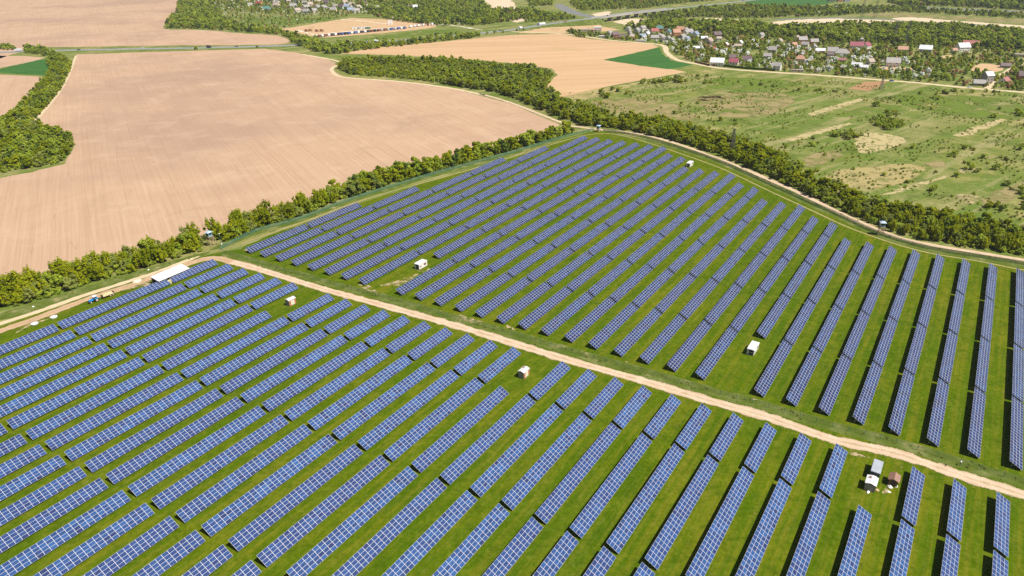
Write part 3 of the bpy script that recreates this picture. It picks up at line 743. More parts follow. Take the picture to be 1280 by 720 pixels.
# ------------------------------------------------------------------ trees
def crown_mesh(name, seed, H, R, base, nclump, nleaf, leaf, mat, spiky=.0):
    r = np.random.RandomState(seed)
    cen, rad = [], []
    for k in range(nclump):
        t = (k + .5) / nclump
        z = base + (H - base) * (.12 + .80 * t ** .9)
        prof = math.sqrt(max(.05, 1 - ((t - .38) / .72) ** 2))
        a = r.uniform(0, 2 * math.pi); d = R * prof * r.uniform(.25, .85)
        cen.append((d * math.cos(a), d * math.sin(a), z)); rad.append(R * r.uniform(.55, 1.0) * (1 - .3 * t) * 1.75 / math.sqrt(nclump))
    cen, rad = np.array(cen), np.array(rad)
    ci = r.choice(nclump, nleaf, p=(rad ** 2) / (rad ** 2).sum())
    d = r.normal(size=(nleaf, 3)); d /= np.linalg.norm(d, axis=1)[:, None]
    rr = rad[ci] * (1.0 - .55 * r.rand(nleaf) ** 1.6)
    p = cen[ci] + d * rr[:, None] * np.array([1, 1, .85])
    p[:, 2] = np.maximum(p[:, 2], base * .4)
    if spiky:
        top = r.rand(nleaf) < spiky; p[top, 2] += r.rand(top.sum()) * H * .18
    nrm = d * .7 + r.normal(size=(nleaf, 3)) * .38 + np.array([.25, -.12, .75]); nrm /= np.linalg.norm(nrm, axis=1)[:, None]
    t1 = np.cross(nrm, r.normal(size=(nleaf, 3))); t1 /= np.linalg.norm(t1, axis=1)[:, None]; t2 = np.cross(nrm, t1)
    s = leaf * r.uniform(.6, 1.35, nleaf)[:, None]
    q = np.stack([p - t1 * s - t2 * s * .7, p + t1 * s - t2 * s * .55, p + t1 * s * .8 + t2 * s * .7, p - t1 * s * .9 + t2 * s * .6], 1).reshape(-1, 3)
    me = bpy.data.meshes.new(name); me.vertices.add(nleaf * 4); me.vertices.foreach_set('co', q.ravel())
    me.loops.add(nleaf * 4); me.loops.foreach_set('vertex_index', np.arange(nleaf * 4)); me.polygons.add(nleaf)
    me.polygons.foreach_set('loop_start', np.arange(nleaf) * 4)
    at = me.attributes.new('tint', 'FLOAT', 'FACE')
    ct = r.uniform(.15, .85, nclump)
    at.data.foreach_set('value', np.clip(ct[ci] + r.normal(size=nleaf) * .14, 0, 1).astype(np.float32))
    me.materials.append(mat); me.update(); me.validate()
    return me

def trunk_mesh(name, seed, H, base, r0=.16):
    r = random.Random(seed); m = MB()
    p = Vector((0, 0, -.15)); q = Vector((r.uniform(-.2, .2), r.uniform(-.2, .2), base + H * .15)); top = Vector((r.uniform(-.4, .4), r.uniform(-.4, .4), H * .78))
    m.tube(p, q, r0, r0 * .75); m.tube(q, top, r0 * .75, r0 * .2)
    for k in range(4):
        a = r.uniform(0, 6.28); s = q.lerp(top, r.uniform(0, .5))
        m.tube(s, s + Vector((math.cos(a), math.sin(a), .9)) * H * .2, r0 * .4, r0 * .12, n=5)
    return m.mesh(name, M['bark'])

PROTO = {}
def tree_proto(kind, variants):
    PROTO[kind] = []
    for k, (mat, H, R, base, nc, nl, leaf, spiky) in enumerate(variants):
        PROTO[kind].append((crown_mesh('crown', hash(kind) % 1 + 11 * k + len(kind), H, R, base, nc, nl, leaf, M[mat], spiky), trunk_mesh('trunk', k + len(kind) * 3, H, base)))
tree_proto('hedge', [('leaf_hedge', 8, 3.0, .8, 34, 3000, .21, .16), ('leaf_hedge', 8, 2.6, .6, 30, 2700, .21, .26), ('leaf_hedge', 7, 3.2, .5, 36, 3100, .21, .10), ('leaf_olive', 6, 3.0, .3, 24, 2000, .24, .03), ('leaf_hedge', 9, 2.5, .8, 24, 2200, .25, .25), ('leaf_green', 7, 3.0, .5, 26, 2200, .25, .08), ('leaf_olive', 6.5, 2.6, .4, 22, 1900, .24, .12)])
tree_proto('bush', [('leaf_hedge', 3, 1.9, .1, 12, 520, .22, 0), ('leaf_olive', 2.6, 1.8, .1, 11, 480, .22, 0), ('leaf_green', 3, 2.0, .1, 12, 520, .22, 0), ('leaf_green', 2.8, 1.9, .1, 9, 400, .26, 0)])
tree_proto('bloom', [('leaf_bloom', 5, 2.6, .8, 10, 380, .36, 0), ('leaf_bloom', 4.4, 2.4, .7, 9, 340, .36, 0)])

def plant(kind, name, var, loc, scale, label, cat, group):
    cm, tm = PROTO[kind][var]
    t = thing(name, label, cat, (loc[0], loc[1], 0), RNG.uniform(0, 6.28), group)
    sx = scale * RNG.uniform(.85, 1.2)
    t.scale = (sx, scale * RNG.uniform(.85, 1.2), scale)
    for nm, me in (('crown', cm), ('trunk', tm)):
        o = bpy.data.objects.new(nm, me); COL.objects.link(o); o.parent = t
    return t

def inside(pt, poly):
    x, y = pt; c = False; n = len(poly)
    for i in range(n):
        x1, y1 = poly[i][0], poly[i][1]; x2, y2 = poly[(i + 1) % n][0], poly[(i + 1) % n][1]
        if (y1 > y) != (y2 > y) and x < (x2 - x1) * (y - y1) / (y2 - y1) + x1: c = not c
    return c

def scatter(px, d, rng, keep=1.0, warp=None):
    poly = [G(*p)[:2] for p in px]; xs = [p[0] for p in poly]; ys = [p[1] for p in poly]; out = []
    x = min(xs); j = 0
    while x < max(xs):
        y = min(ys) + (d / 2 if j % 2 else 0)
        while y < max(ys):
            p = (x + rng.uniform(-.45, .45) * d, y + rng.uniform(-.45, .45) * d)
            if rng.random() < keep and inside(p, poly): out.append(p)
            y += d
        x += d * .9; j += 1
    return out

R2 = random.Random(21)
def clear(p):
    u, v = proj((p[0], p[1], 0)); return not (251 < u < 281 and v > 300) and math.hypot(p[0] - TOWER[0], p[1] - TOWER[1]) > 4
TOWER = G(264, 307)[:2]
TREES = []      # (x, y, variant, scale, zone)
hedge_poly = HB + [(u, v - d) for (u, v), d in zip(HB[::-1], HD[::-1])]
TOWER = G(264, 307)[:2]
for p in scatter(hedge_poly, 3.9, R2, .96):
    if not clear(p): continue
    u, v = proj((p[0], p[1], 0)); 
    big = 1.16 if u < 300 else 1.08
    TREES.append((p[0], p[1], R2.choice([0, 0, 1, 2, 2, 3, 4, 5, 6]), big * R2.uniform(.55, 1.2), 'hedge'))
belt = [(728, 157), (760, 160), (790, 163.5), (830, 173), (862, 181.5), (890, 191), (918, 201.5), (960, 220), (1015, 245), (1071, 272), (1127, 294), (1182, 305.5), (1240, 313), (1310, 323), (1540, 356), (1540, 322), (1310, 293), (1280, 289), (1210, 281), (1154, 271), (1085, 257), (1015, 228), (960, 195), (905, 174), (876, 168), (834, 156), (765, 147), (720, 134), (700, 138)]
for p in scatter(belt, 3.9, R2, .92):
    u, v = proj((p[0], p[1], 0))
    TREES.append((p[0], p[1], R2.choice([0, 1, 2, 2, 3, 5, 6, 0]), .80 * R2.uniform(.5, 1.3), 'belt'))
wood = [(424, 84), (440, 78), (480, 76), (560, 78), (620, 85), (660, 86), (690, 95), (684, 106), (681, 117), (700, 126), (720, 138), (742, 156), (705, 150), (650, 126), (620, 116), (560, 106), (500, 98), (440, 93.5), (425, 88)]
for p in scatter(wood, 5.4, R2, .94):
    u, v = proj((p[0], p[1], 0))
    open_ = 450 < u < 555 and v > 82
    if open_ and R2.random() < .35: continue
    TREES.append((p[0], p[1], R2.choice([0, 5, 5, 2, 6, 3]), (.55 if open_ else .98) * R2.uniform(.55, 1.25), 'wood'))
patch = [(-40, 175), (0, 158), (25, 138), (50, 110), (64, 92), (60, 78), (66, 72), (82, 74), (90, 82), (76, 112), (52, 142), (36, 155), (60, 164), (84, 169), (92, 181), (78, 203), (40, 211), (0, 217), (-40, 220)]
for p in scatter(patch, 4.8, R2, .94):
    TREES.append((p[0], p[1], R2.choice([5, 2, 5, 6, 3, 0]), .85 * R2.uniform(.55, 1.25), 'patch'))
TREES.sort(key=lambda t: math.hypot(t[0], t[1]))
vis = [t for t in TREES if -15 < proj((t[0], t[1], 3))[0] < 1295]
near_set = set(id(t) for t in vis[:290])
ANCH = {'hedge': (TOWER, 'field-edge hedge', 'timber-legged watchtower'), 'belt': (G(1100, 290)[:2], 'belt above the pale track', 'watchtower there'), 'patch': (G(92, 181)[:2], 'copse in the ploughed field', 'its rounded tip'), 'wood': (G(742, 156)[:2], 'wood behind the field corner', 'watchtower there')}
byzone = {}
for t in vis[:290]: byzone.setdefault(t[4], []).append(t)
for zone, ts in byzone.items():
    a, where, what = ANCH[zone]
    ts.sort(key=lambda t: math.hypot(t[0] - a[0], t[1] - a[1]))
    for k, t in enumerate(ts):
        tone = {3: 'greyish', 6: 'greyish', 5: 'deep-green'}.get(t[2], 'bright-green'); size = 'low' if t[3] < .65 else 'tall' if t[3] > .95 else 'medium'
        plant('hedge', 'leafy_tree', t[2], t, t[3], '%s %s tree in the %s, %s nearest to the %s' % (size, tone, where, ordi(k + 1), what), 'tree', 'trees in the ' + where)

# ---- woods nobody could count: instanced crowns on points
def stuff_protos(name, variants):
    c = bpy.data.collections.new(name)
    for k, (mat, H, R, base, nc, nl, leaf) in enumerate(variants):
        me = crown_mesh('woodland_crown', 100 + k, H, R, base, nc, nl, leaf, M[mat])
        # a stem so that the crowns stand on the ground
        bm = bmesh.new(); bm.from_mesh(me)
        r = bmesh.ops.create_cone(bm, cap_ends=True, segments=5, radius1=.2, radius2=.1, depth=H * .7, matrix=Matrix.Translation((0, 0, H * .33)))
        me.materials.append(M['bark'])
        for v in r['verts']:
            for f in v.link_faces: f.material_index = 1
        bm.to_mesh(me); bm.free()
        o = bpy.data.objects.new('%s_%02d' % (name, k), me); c.objects.link(o)
    return c

def gn_scatter(name, pts, coll, label=None):
    """pts: (x, y, variant, scale); one object, kind stuff"""
    me = bpy.data.meshes.new(name); me.from_pydata([(p[0], p[1], 0) for p in pts], [], [])
    a = me.attributes.new('pick', 'INT', 'POINT'); a.data.foreach_set('value', np.array([p[2] for p in pts], np.int32))
    b = me.attributes.new('size', 'FLOAT', 'POINT'); b.data.foreach_set('value', np.array([p[3] for p in pts], np.float32))
    c = me.attributes.new('turn', 'FLOAT', 'POINT'); c.data.foreach_set('value', np.array([R2.uniform(0, 6.28) for p in pts], np.float32))
    o = link(name, me); o['kind'] = 'stuff'
    if label: o['label'] = label
    ng = bpy.data.node_groups.new(name, 'GeometryNodeTree')
    ng.interface.new_socket('Geometry', in_out='INPUT', socket_type='NodeSocketGeometry'); ng.interface.new_socket('Geometry', in_out='OUTPUT', socket_type='NodeSocketGeometry')
    N = ng.nodes; gi = N.new('NodeGroupInput'); go = N.new('NodeGroupOutput')
    ci = N.new('GeometryNodeCollectionInfo'); ci.inputs['Collection'].default_value = coll; ci.inputs['Separate Children'].default_value = True; ci.inputs['Reset Children'].default_value = True
    ip = N.new('GeometryNodeInstanceOnPoints'); ip.inputs['Pick Instance'].default_value = True
    def at(nm, ty):
        n = N.new('GeometryNodeInputNamedAttribute'); n.data_type = ty; n.inputs['Name'].default_value = nm; return n.outputs['Attribute']
    ng.links.new(gi.outputs[0], ip.inputs['Points']); ng.links.new(ci.outputs[0], ip.inputs['Instance'])
    ng.links.new(at('pick', 'INT'), ip.inputs['Instance Index'])
    cx = N.new('ShaderNodeCombineXYZ'); ng.links.new(at('turn', 'FLOAT'), cx.inputs[2])
    ng.links.new(cx.outputs[0], ip.inputs['Rotation']); ng.links.new(at('size', 'FLOAT'), ip.inputs['Scale'])
    ng.links.new(ip.outputs[0], go.inputs[0])
    md = o.modifiers.new('scatter', 'NODES'); md.node_group = ng
    return o

C_MID = stuff_protos('mid_wood', [('leaf_hedge', 8, 3.2, .8, 14, 800, .42), ('leaf_green', 8, 3.2, .8, 14, 800, .42), ('leaf_green', 9, 3.4, 1, 14, 800, .44), ('leaf_olive', 6.5, 3.1, .5, 12, 700, .42), ('leaf_olive', 7, 2.9, .6, 12, 700, .42), ('leaf_hedge', 7, 3.3, .6, 14, 800, .42), ('leaf_dark', 7.5, 3.2, .6, 13, 760, .42)])
C_FAR = stuff_protos('far_wood', [('leaf_green', 9, 4.4, .8, 13, 300, .85), ('leaf_green', 10, 4.6, 1, 13, 300, .85), ('leaf_dark', 10, 4.2, 1, 12, 280, .85), ('leaf_olive', 8, 4.2, .8, 12, 280, .85), ('leaf_brown', 7, 3.8, .8, 11, 240, .75), ('leaf_bloom', 5.5, 3.2, .6, 10, 220, .65), ('leaf_hedge', 8, 4.2, .8, 12, 280, .85)])
rest = [t for t in TREES if id(t) not in near_set]
gn_scatter('woodland', [(t[0], t[1], {0: 0, 1: 0, 2: 5, 3: 3, 4: 1, 5: R2.choice([1, 2, 6]), 6: 4}[t[2]], t[3] * 1.05) for t in rest], C_MID, 'dense green woodland and tree belts beyond the fields')

FARZ = [  # outline, spacing, weights over C_FAR variants, size
    ([(225, -12), (222, 15), (210, 26), (207, 35.5), (250, 36), (300, 40), (345, 43), (361, 48), (366, 54), (395, 66), (420, 68), (440, 65), (500, 58), (560, 51), (600, 46.5), (600, 44), (540, 49.5), (460, 56), (410, 58), (395, 50), (370, 45), (350, 39), (300, 32), (280, 24), (268, 10), (262, -12)], 8.5, (5, 3, 2, 3, 1, .2, 2), .95),
    ([(268, 8), (282, 24), (300, 31), (350, 36), (400, 27), (440, 19), (430, 17), (360, 18), (300, 16)], 17, (3, 1, 1, 4, 2, 1, 2), .55),
    ([(262, -14), (268, 8), (300, 16), (360, 18), (430, 17.5), (470, 18), (470, -14)], 13, (4, 1, 2, 3, 2, 3, 2), .75),
    ([(452, 8), (470, 21), (500, 27), (540, 31.5), (600, 32), (660, 24), (690, 26), (700, 20), (660, 13), (618, 14), (606, 6), (596, -14), (452, -14)], 10, (5, 3, 3, 3, .6, .2, 2), 1.05),
    ([(655, 28), (690, 27), (722, 22.5), (700, 18), (660, 21)], 9, (4, 2, 2, 2, .3, 0, 2), .8),
    ([(662, 8), (690, 7), (690, -14), (650, -14)], 10, (4, 2, 3, 2, 0, 0, 1), 1.0),
    ([(712, 4), (725, 14), (760, 12), (800, 11), (850, 5), (900, 0), (925, -14), (712, -14)], 11, (4, 2, 2, 4, .6, .1, 2), .9),
    ([(800, 24), (835, 17), (880, 10.5), (940, 7), (1000, 9), (1080, 9), (1150, 10), (1160, 16), (1085, 16.5), (1040, 20), (975, 22), (930, 23), (870, 21.5), (830, 24)], 10, (4, 2, 3, 4, .6, .1, 2), .85),
    ([(1130, 8), (1165, 7.5), (1200, 9), (1290, 13.5), (1480, 26), (1480, -4), (1290, -14), (1120, -14), (1110, 3)], 10, (4, 3, 4, 2, .3, 0, 1), 1.15),
    ([(1165, 12), (1200, 14), (1290, 18.5), (1480, 32), (1480, 37), (1290, 24), (1200, 19), (1150, 16)], 10, (4, 2, 3, 3, .6, 0, 2), .8),
    ([(780, 37), (800, 31), (830, 27), (880, 29), (930, 30), (965, 35), (1000, 34.5), (1060, 32.5), (1120, 33), (1180, 34), (1240, 38), (1295, 43), (1480, 55), (1480, 78), (1295, 64), (1240, 62), (1180, 58), (1100, 54), (1060, 53), (1000, 48), (930, 45), (870, 40), (830, 37)], 8.0, (5, 3, 3, 3, .5, .1, 2), 1.12),
    ([(700, 38), (722, 40), (740, 40), (750, 47), (718, 47), (712, 42)], 9, (4, 2, 2, 2, .4, 0, 1), .8),
    ([(742, 42), (765, 46), (800, 52), (760, 49.5)], 10, (4, 1, 2, 3, 1.5, 1, 2), .65),
    ([(-30, 57), (8, 58), (20, 60), (20, 62.5), (-30, 63)], 7, (4, 2, 2, 2, 0, 0, 1), .75),
    ([(30, 60), (52, 61), (70, 66), (66, 71), (55, 70), (32, 66)], 7, (4, 2, 2, 2, 0, 0, 1), .8),
]
def pickw(w):
    x = R2.random() * sum(w); 
    for i, k in enumerate(w):
        x -= k
        if x <= 0: return i
    return 0
far_pts = []
for px, d, w, sz in FARZ:
    for p in scatter(px, d * .84, R2, .9): far_pts.append((p[0], p[1], pickw(w), sz * .80 * R2.uniform(.5, 1.3)))
# shrubs along the highway verges
for (p, q, z), u in zip(HLINES, HU):
    if 400 < u < 660 or 0 < u < 330:
        for sd in (-1, 1):
            if R2.random() < (.65 if u > 400 and sd < 0 else .10 if u > 400 else .05):
                w = p + q * sd * R2.uniform(12, 19); far_pts.append((w[0], w[1], R2.choice([0, 3, 6, 6]), R2.uniform(.3, .6)))
gn_scatter('far_woodland', far_pts, C_FAR, 'distant woods and copses along the river and highway')

# ------------------------------------------------------------------ houses
def house(u, v, w, dp, h, wall, roof, rot=0, kind='gable', label='', rise=.42, chimney=True):
    P = G(u, v)
    t = thing('house', label, 'house', P, rot, 'houses of the villages')
    hw, hd = w / 2, dp / 2
    b = MB().box(-hw, hw, -hd, hd, -.1, h)
    if kind == 'gable':
        b.prism([(-hd, h + .002), (hd, h + .002), (0, h + dp * rise)], -hw, hw)
    b.build('wall', WALL[wall], t)
    r = MB(); o = .45
    if kind == 'gable':
        rz = dp * rise
        for sd in (-1, 1):
            y0, y1 = sd * (hd + o), 0
            z0 = h - o * rise * 2 + .06; z1 = h + rz + .06
            r.quadbox([(-hw - o, y0, z0), (hw + o, y0, z0), (hw + o, y1, z1), (-hw - o, y1, z1), (-hw - o, y0, z0 + .18), (hw + o, y0, z0 + .18), (hw + o, y1, z1 + .18), (-hw - o, y1, z1 + .18)])
    elif kind == 'hip':
        r.taper(-hw - o, hw + o, -hd - o, hd + o, h + .003, h + dp * rise, hw * .55, hw * .55, hd + o - .15, hd + o - .15)
    else:
        r.taper(-hw - .2, hw + .2, -hd - .2, hd + .2, h + .003, h + .35, 0, 0, 0, 0)
    ro = r.build('roof', ROOF[roof], t)
    if chimney and kind != 'flat':
        MB().box(hw * .3, hw * .3 + .7, .4, 1.1, h + .3, h + dp * rise + .9).build('chimney', M['brick'], ro)
    n = max(2, int(w // 3))
    for k in range(n):
        x = -hw + (k + .5) * w / n
        if k == n // 2:
            MB().box(x - .5, x + .5, -hd - .06, -hd + .05, 0, 2.1).build('door', M['maroon'], t)
        else:
            MB().box(x - .55, x + .55, -hd - .06, -hd + .05, 1.0, 2.3).build('window', M['glass'], t)
    if h > 4.5:
        for x in (-hw * .5, hw * .5): MB().box(x - .55, x + .55, -hd - .06, -hd + .05, 3.6, 4.8).build('window', M['glass'], t)
    sx = MB().box(-hw - .06, -hw + .05, -.6, .6, 1.0, 2.3); sx.build('window', M['glass'], t)
    return t
WALL = {'white': M['white'], 'cream': plain('cream_wall', (.58, .50, .38), .8), 'grey': M['greywall'], 'brick': M['brick'], 'orange': plain('orange_brick_wall', (.50, .23, .11), .8), 'blue': plain('blue_grey_wall', (.32, .36, .42), .8), 'brown': plain('brown_wall', (.20, .12, .08), .8)}
ROOF = {'grey': m_roofsheet('slate_roof', (.30, .28, .265)), 'white': m_roofsheet('white_roof', (.66, .66, .68)), 'brown': m_roofsheet('brown_roof', (.115, .075, .075)), 'red': m_roofsheet('red_roof', (.30, .075, .065)), 'magenta': m_roofsheet('crimson_roof', (.27, .06, .085)), 'orange': m_roofsheet('orange_tile_roof', (.40, .21, .13)), 'teal': m_roofsheet('teal_roof', (.09, .20, .18)), 'blue': m_roofsheet('blue_grey_roof', (.22, .27, .36)), 'purple': m_roofsheet('plum_roof', (.14, .09, .10)), 'tan': m_roofsheet('tan_roof', (.38, .30, .24))}
A0 = math.radians(-12)
for px in ([(850, 70), (905, 66), (960, 70), (955, 84), (905, 80)], [(1010, 80), (1100, 78), (1200, 90), (1190, 103), (1060, 93)], [(900, 52), (980, 52), (1010, 62), (930, 62)], [(1100, 70), (1200, 74), (1210, 84), (1110, 80)], [(800, 50), (850, 48), (880, 56), (835, 57)]):
    sheet('garden_lawn', px, M['lush'], .045, feather=6, jit=1)
VH = [  # u, v, width, depth, eaves, wall, roof, rot(deg), kind
    (738, 41, 30, 12, 5, 'cream', 'tan', 5, 'flat'), (727, 41, 12, 9, 4, 'grey', 'grey', 5, 'flat'), (747, 39, 12, 10, 6, 'cream', 'white', 5, 'flat'), (762, 44, 8, 8, 3.2, 'white', 'grey', 60, 'gable'), (769, 46.5, 9, 9, 4, 'orange', 'purple', 20, 'gable'), (777, 48.5, 10, 9, 3.2, 'orange', 'brown', 10, 'gable'), (753, 47, 10, 5, 2.4, 'white', 'white', 0, 'flat'),
    (785, 39, 8, 7, 4, 'white', 'grey', 70, 'gable'), (796, 41, 9, 8, 4, 'blue', 'grey', 65, 'gable'), (803, 39, 9, 8, 5, 'white', 'grey', 50, 'gable'), (808.5, 41.5, 7, 7, 3, 'white', 'grey', 80, 'gable'), (818, 42, 11, 9, 4, 'white', 'red', 20, 'gable'), (824, 40, 12, 11, 5.5, 'orange', 'teal', 0, 'hip'), (835, 43, 9, 9, 4, 'white', 'teal', 70, 'gable'), (845, 44, 11, 10, 4.5, 'orange', 'orange', 20, 'gable'), (850, 40.5, 11, 9, 5, 'brick', 'orange', 0, 'gable'),
    (853, 49, 11, 9, 3.2, 'grey', 'grey', 60, 'gable'), (803, 48, 9, 8, 3.2, 'white', 'blue', 20, 'gable'), (818, 49.5, 11, 8, 3, 'cream', 'grey', 10, 'gable'), (827, 49, 9, 8, 3.2, 'white', 'grey', 60, 'gable'), (835, 50.5, 8, 7, 3, 'white', 'grey', 70, 'gable'), (869, 46.5, 10, 9, 4.5, 'white', 'blue', 65, 'gable'), (857, 43.5, 9, 8, 4, 'white', 'grey', 60, 'gable'), (862, 42.5, 8, 8, 4, 'cream', 'grey', 30, 'gable'), (896, 46.5, 11, 9, 4, 'brown', 'brown', 20, 'gable'), (886, 54, 10, 9, 3.6, 'cream', 'tan', 60, 'gable'), (880, 50, 9, 6, 2.8, 'blue', 'white', 10, 'gable'), (870, 62, 8, 5, 2.4, 'white', 'white', 10, 'gable'), (891, 62.5, 8, 4, 2.2, 'brick', 'red', 5, 'gable'), (801, 52.3, 14, 4, 2.2, 'white', 'white', -3, 'flat'),
    (896, 82, 15, 10, 4.5, 'white', 'white', -8, 'gable'), (917, 80.5, 10, 9, 3.2, 'white', 'magenta', -12, 'gable'), (915, 74, 8, 7, 2.8, 'brown', 'brown', 0, 'gable'), (933, 77.5, 10, 9, 3.4, 'white', 'purple', -12, 'gable'), (965, 68, 9, 9, 6, 'grey', 'grey', -15, 'gable'), (959, 72.5, 9, 7, 2.8, 'cream', 'grey', -10, 'gable'), (971, 87.5, 8, 8, 5, 'white', 'grey', -20, 'gable'), (999.5, 78, 10, 9, 4.5, 'cream', 'orange', -12, 'hip'), (922, 59.5, 9, 5, 2.6, 'white', 'tan', 0, 'gable'), (951, 46.5, 8, 7, 3.4, 'white', 'grey', 50, 'gable'), (992, 58.5, 7, 6, 3.2, 'orange', 'orange', 30, 'gable'), (1002, 55.5, 11, 9, 6.5, 'orange', 'grey', 10, 'gable'), (1006, 58, 9, 7, 3, 'white', 'grey', -20, 'gable'), (1017, 55.5, 10, 8, 4, 'brick', 'grey', 5, 'gable'), (1025, 65.5, 11, 6, 2.6, 'orange', 'white', -8, 'gable'), (1040, 67.5, 12, 10, 4, 'cream', 'grey', -10, 'gable'), (1052, 70, 16, 11, 4, 'white', 'grey', -12, 'hip'), (965, 64, 7, 6, 3, 'grey', 'grey', 10, 'gable'),
    (996, 90, 13, 4, 2.4, 'cream', 'tan', -5, 'flat'), (1070, 60.5, 16, 10, 4, 'white', 'magenta', -8, 'gable'), (1082, 60.5, 11, 9, 4, 'white', 'magenta', 50, 'gable'), (1075.5, 57, 4, 4, 8.5, 'grey', 'grey', 0, 'hip'), (1052.5, 76.8, 8, 4, 2, 'brown', 'magenta', -3, 'gable'), (1071, 82.5, 11, 5, 1.8, 'white', 'white', -25, 'gable'), (1079, 85.5, 10, 5, 1.8, 'white', 'white', -25, 'gable'), (1087, 81, 7, 7, 4, 'cream', 'tan', 30, 'gable'), (1115, 83, 14, 11, 5, 'white', 'grey', -10, 'gable'),
    (1127.5, 65, 11, 8, 3.6, 'cream', 'orange', -8, 'gable'), (1156, 65.5, 14, 10, 4.5, 'blue', 'white', -20, 'gable'), (1192, 66, 6, 6, 3, 'white', 'orange', 20, 'gable'), (1202, 64, 14, 11, 5.5, 'white', 'white', 15, 'gable'), (1212, 59.5, 18, 9, 5, 'white', 'red', -12, 'gable'), (1276, 71, 14, 8, 3, 'cream', 'tan', -8, 'flat'), (1232, 104, 8, 8, 8, 'grey', 'white', 25, 'gable'), (1223, 106.5, 10, 7, 2.4, 'grey', 'grey', -10, 'gable'), (1255, 103.5, 8, 7, 2.6, 'white', 'red', 40, 'gable'), (1279, 100, 12, 9, 5, 'brick', 'brown', -5, 'gable'), (1256, 84.5, 9, 6, 2.4, 'grey', 'brown', -10, 'gable'),
    (1039, 1.5, 14, 8, 4, 'grey', 'brown', 0, 'gable'), (1049, 2, 9, 8, 4, 'orange', 'orange', 0, 'gable'), (1058, 2, 12, 8, 4, 'blue', 'white', 0, 'gable'), (518, 12, 13, 10, 5, 'white', 'white', 30, 'gable'), (513, 11, 11, 9, 4, 'brown', 'brown', 20, 'gable'), (1146, 3, 40, 14, 5, 'grey', 'white', -5, 'gable'),
]
FV = [(367, 10, 'white', 'grey'), (373, 15, 'white', 'tan'), (378, 14.5, 'white', 'brown'), (383, 11, 'white', 'grey'), (397, 11.5, 'white', 'grey'), (393, 16, 'cream', 'grey'), (420, 10, 'grey', 'grey'), (427, 11, 'white', 'brown'), (431, 5, 'white', 'tan'), (439, 15, 'white', 'blue'), (446, 16, 'white', 'grey'), (462, 10, 'grey', 'grey'), (464, 3, 'white', 'grey'), (452, 2, 'brick', 'red'), (347, 5, 'cream', 'grey'), (346, 9, 'cream', 'tan'), (324, 6, 'orange', 'red'), (334, 13, 'blue', 'teal'), (381, 5, 'cream', 'grey'), (397, 3, 'white', 'tan'), (408, 5, 'grey', 'brown'), (383, 17, 'white', 'grey'), (440, 8, 'white', 'tan'), (417, 14, 'cream', 'grey'), (456, 6, 'orange', 'brown'), (405, 12, 'grey', 'grey'), (360, 4, 'grey', 'tan'), (414, 2, 'white', 'grey'), (370, 3, 'white', 'brown'), (388, 8, 'cream', 'tan'), (448, 11, 'cream', 'tan'), (434, 11, 'grey', 'blue'), (313, 8, 'cream', 'grey'), (326, 2, 'cream', 'tan'), (340, 2, 'white', 'brown'), (470, 12, 'white', 'grey')]
for k in range(70):   # the close-set cottages and sheds of the village core
    u = R2.choice([R2.uniform(782, 905), R2.uniform(782, 880), R2.uniform(905, 1060)]); v = R2.uniform(39, 60) if u < 905 else R2.uniform(48, 80)
    P = G(u, v)
    if v > 50 + max(0, (u - 810)) * .12: continue
    if all(math.hypot(*(P - G(a[0], a[1]))[:2]) > 13 for a in VH):
        VH.append((round(u, 1), round(v, 1), round(R2.uniform(6, 8.4), 1), R2.uniform(5, 7), round(R2.uniform(2.4, 3.4), 1), R2.choice(['white', 'cream', 'grey', 'white', 'orange']), R2.choice(['grey', 'grey', 'tan', 'blue', 'brown', 'white']), R2.choice([10, 60, 20, 70]), 'gable'))
ref = G(896, 82)
hs = [(G(a[0], a[1]), a) for a in VH]
names = {}
allh = []
for P, a in hs:
    u, v, w, dp, h, wall, roof, rot, kind = a
    far = v < 15
    allh.append((math.hypot(P[0] - ref[0], P[1] - ref[1]), a, far))
for d, a, far in sorted(allh, key=lambda q: q[0]):
    u, v, w, dp, h, wall, roof, rot, kind = a
    key = (wall, roof, far); names[key] = names.get(key, 0) + 1; k = names[key]
    form = 'flat-roofed' if kind == 'flat' else 'tall' if h >= 6 else 'low' if h <= 2.6 else 'broad' if w >= 13 else 'small' if w < 8.5 else 'gabled'
    if (wall, roof) == ('white', 'white') and u == 896: lab = 'big white house with a white roof beside the village lane, behind a dark fence'
    else: lab = '%s %s house with %s roof, %s of its colours from the big white house' % (form, wall, roof, ordi(k))
    house(u, v, w, dp, h, wall, roof, math.radians(rot) + (A0 if not far else 0), kind, lab)
fk = {}
for j, (u, v, wall, roof) in enumerate(sorted(FV)):
    fk[(wall, roof)] = fk.get((wall, roof), 0) + 1
    house(u, v, R2.uniform(10, 15), R2.uniform(9, 11), R2.uniform(3.4, 5.5), wall, roof, R2.uniform(-.5, 1.3), 'gable', 'far village %s house with %s roof, %s of its colours towards the bridge' % (wall, roof, ordi(fk[(wall, roof)])))
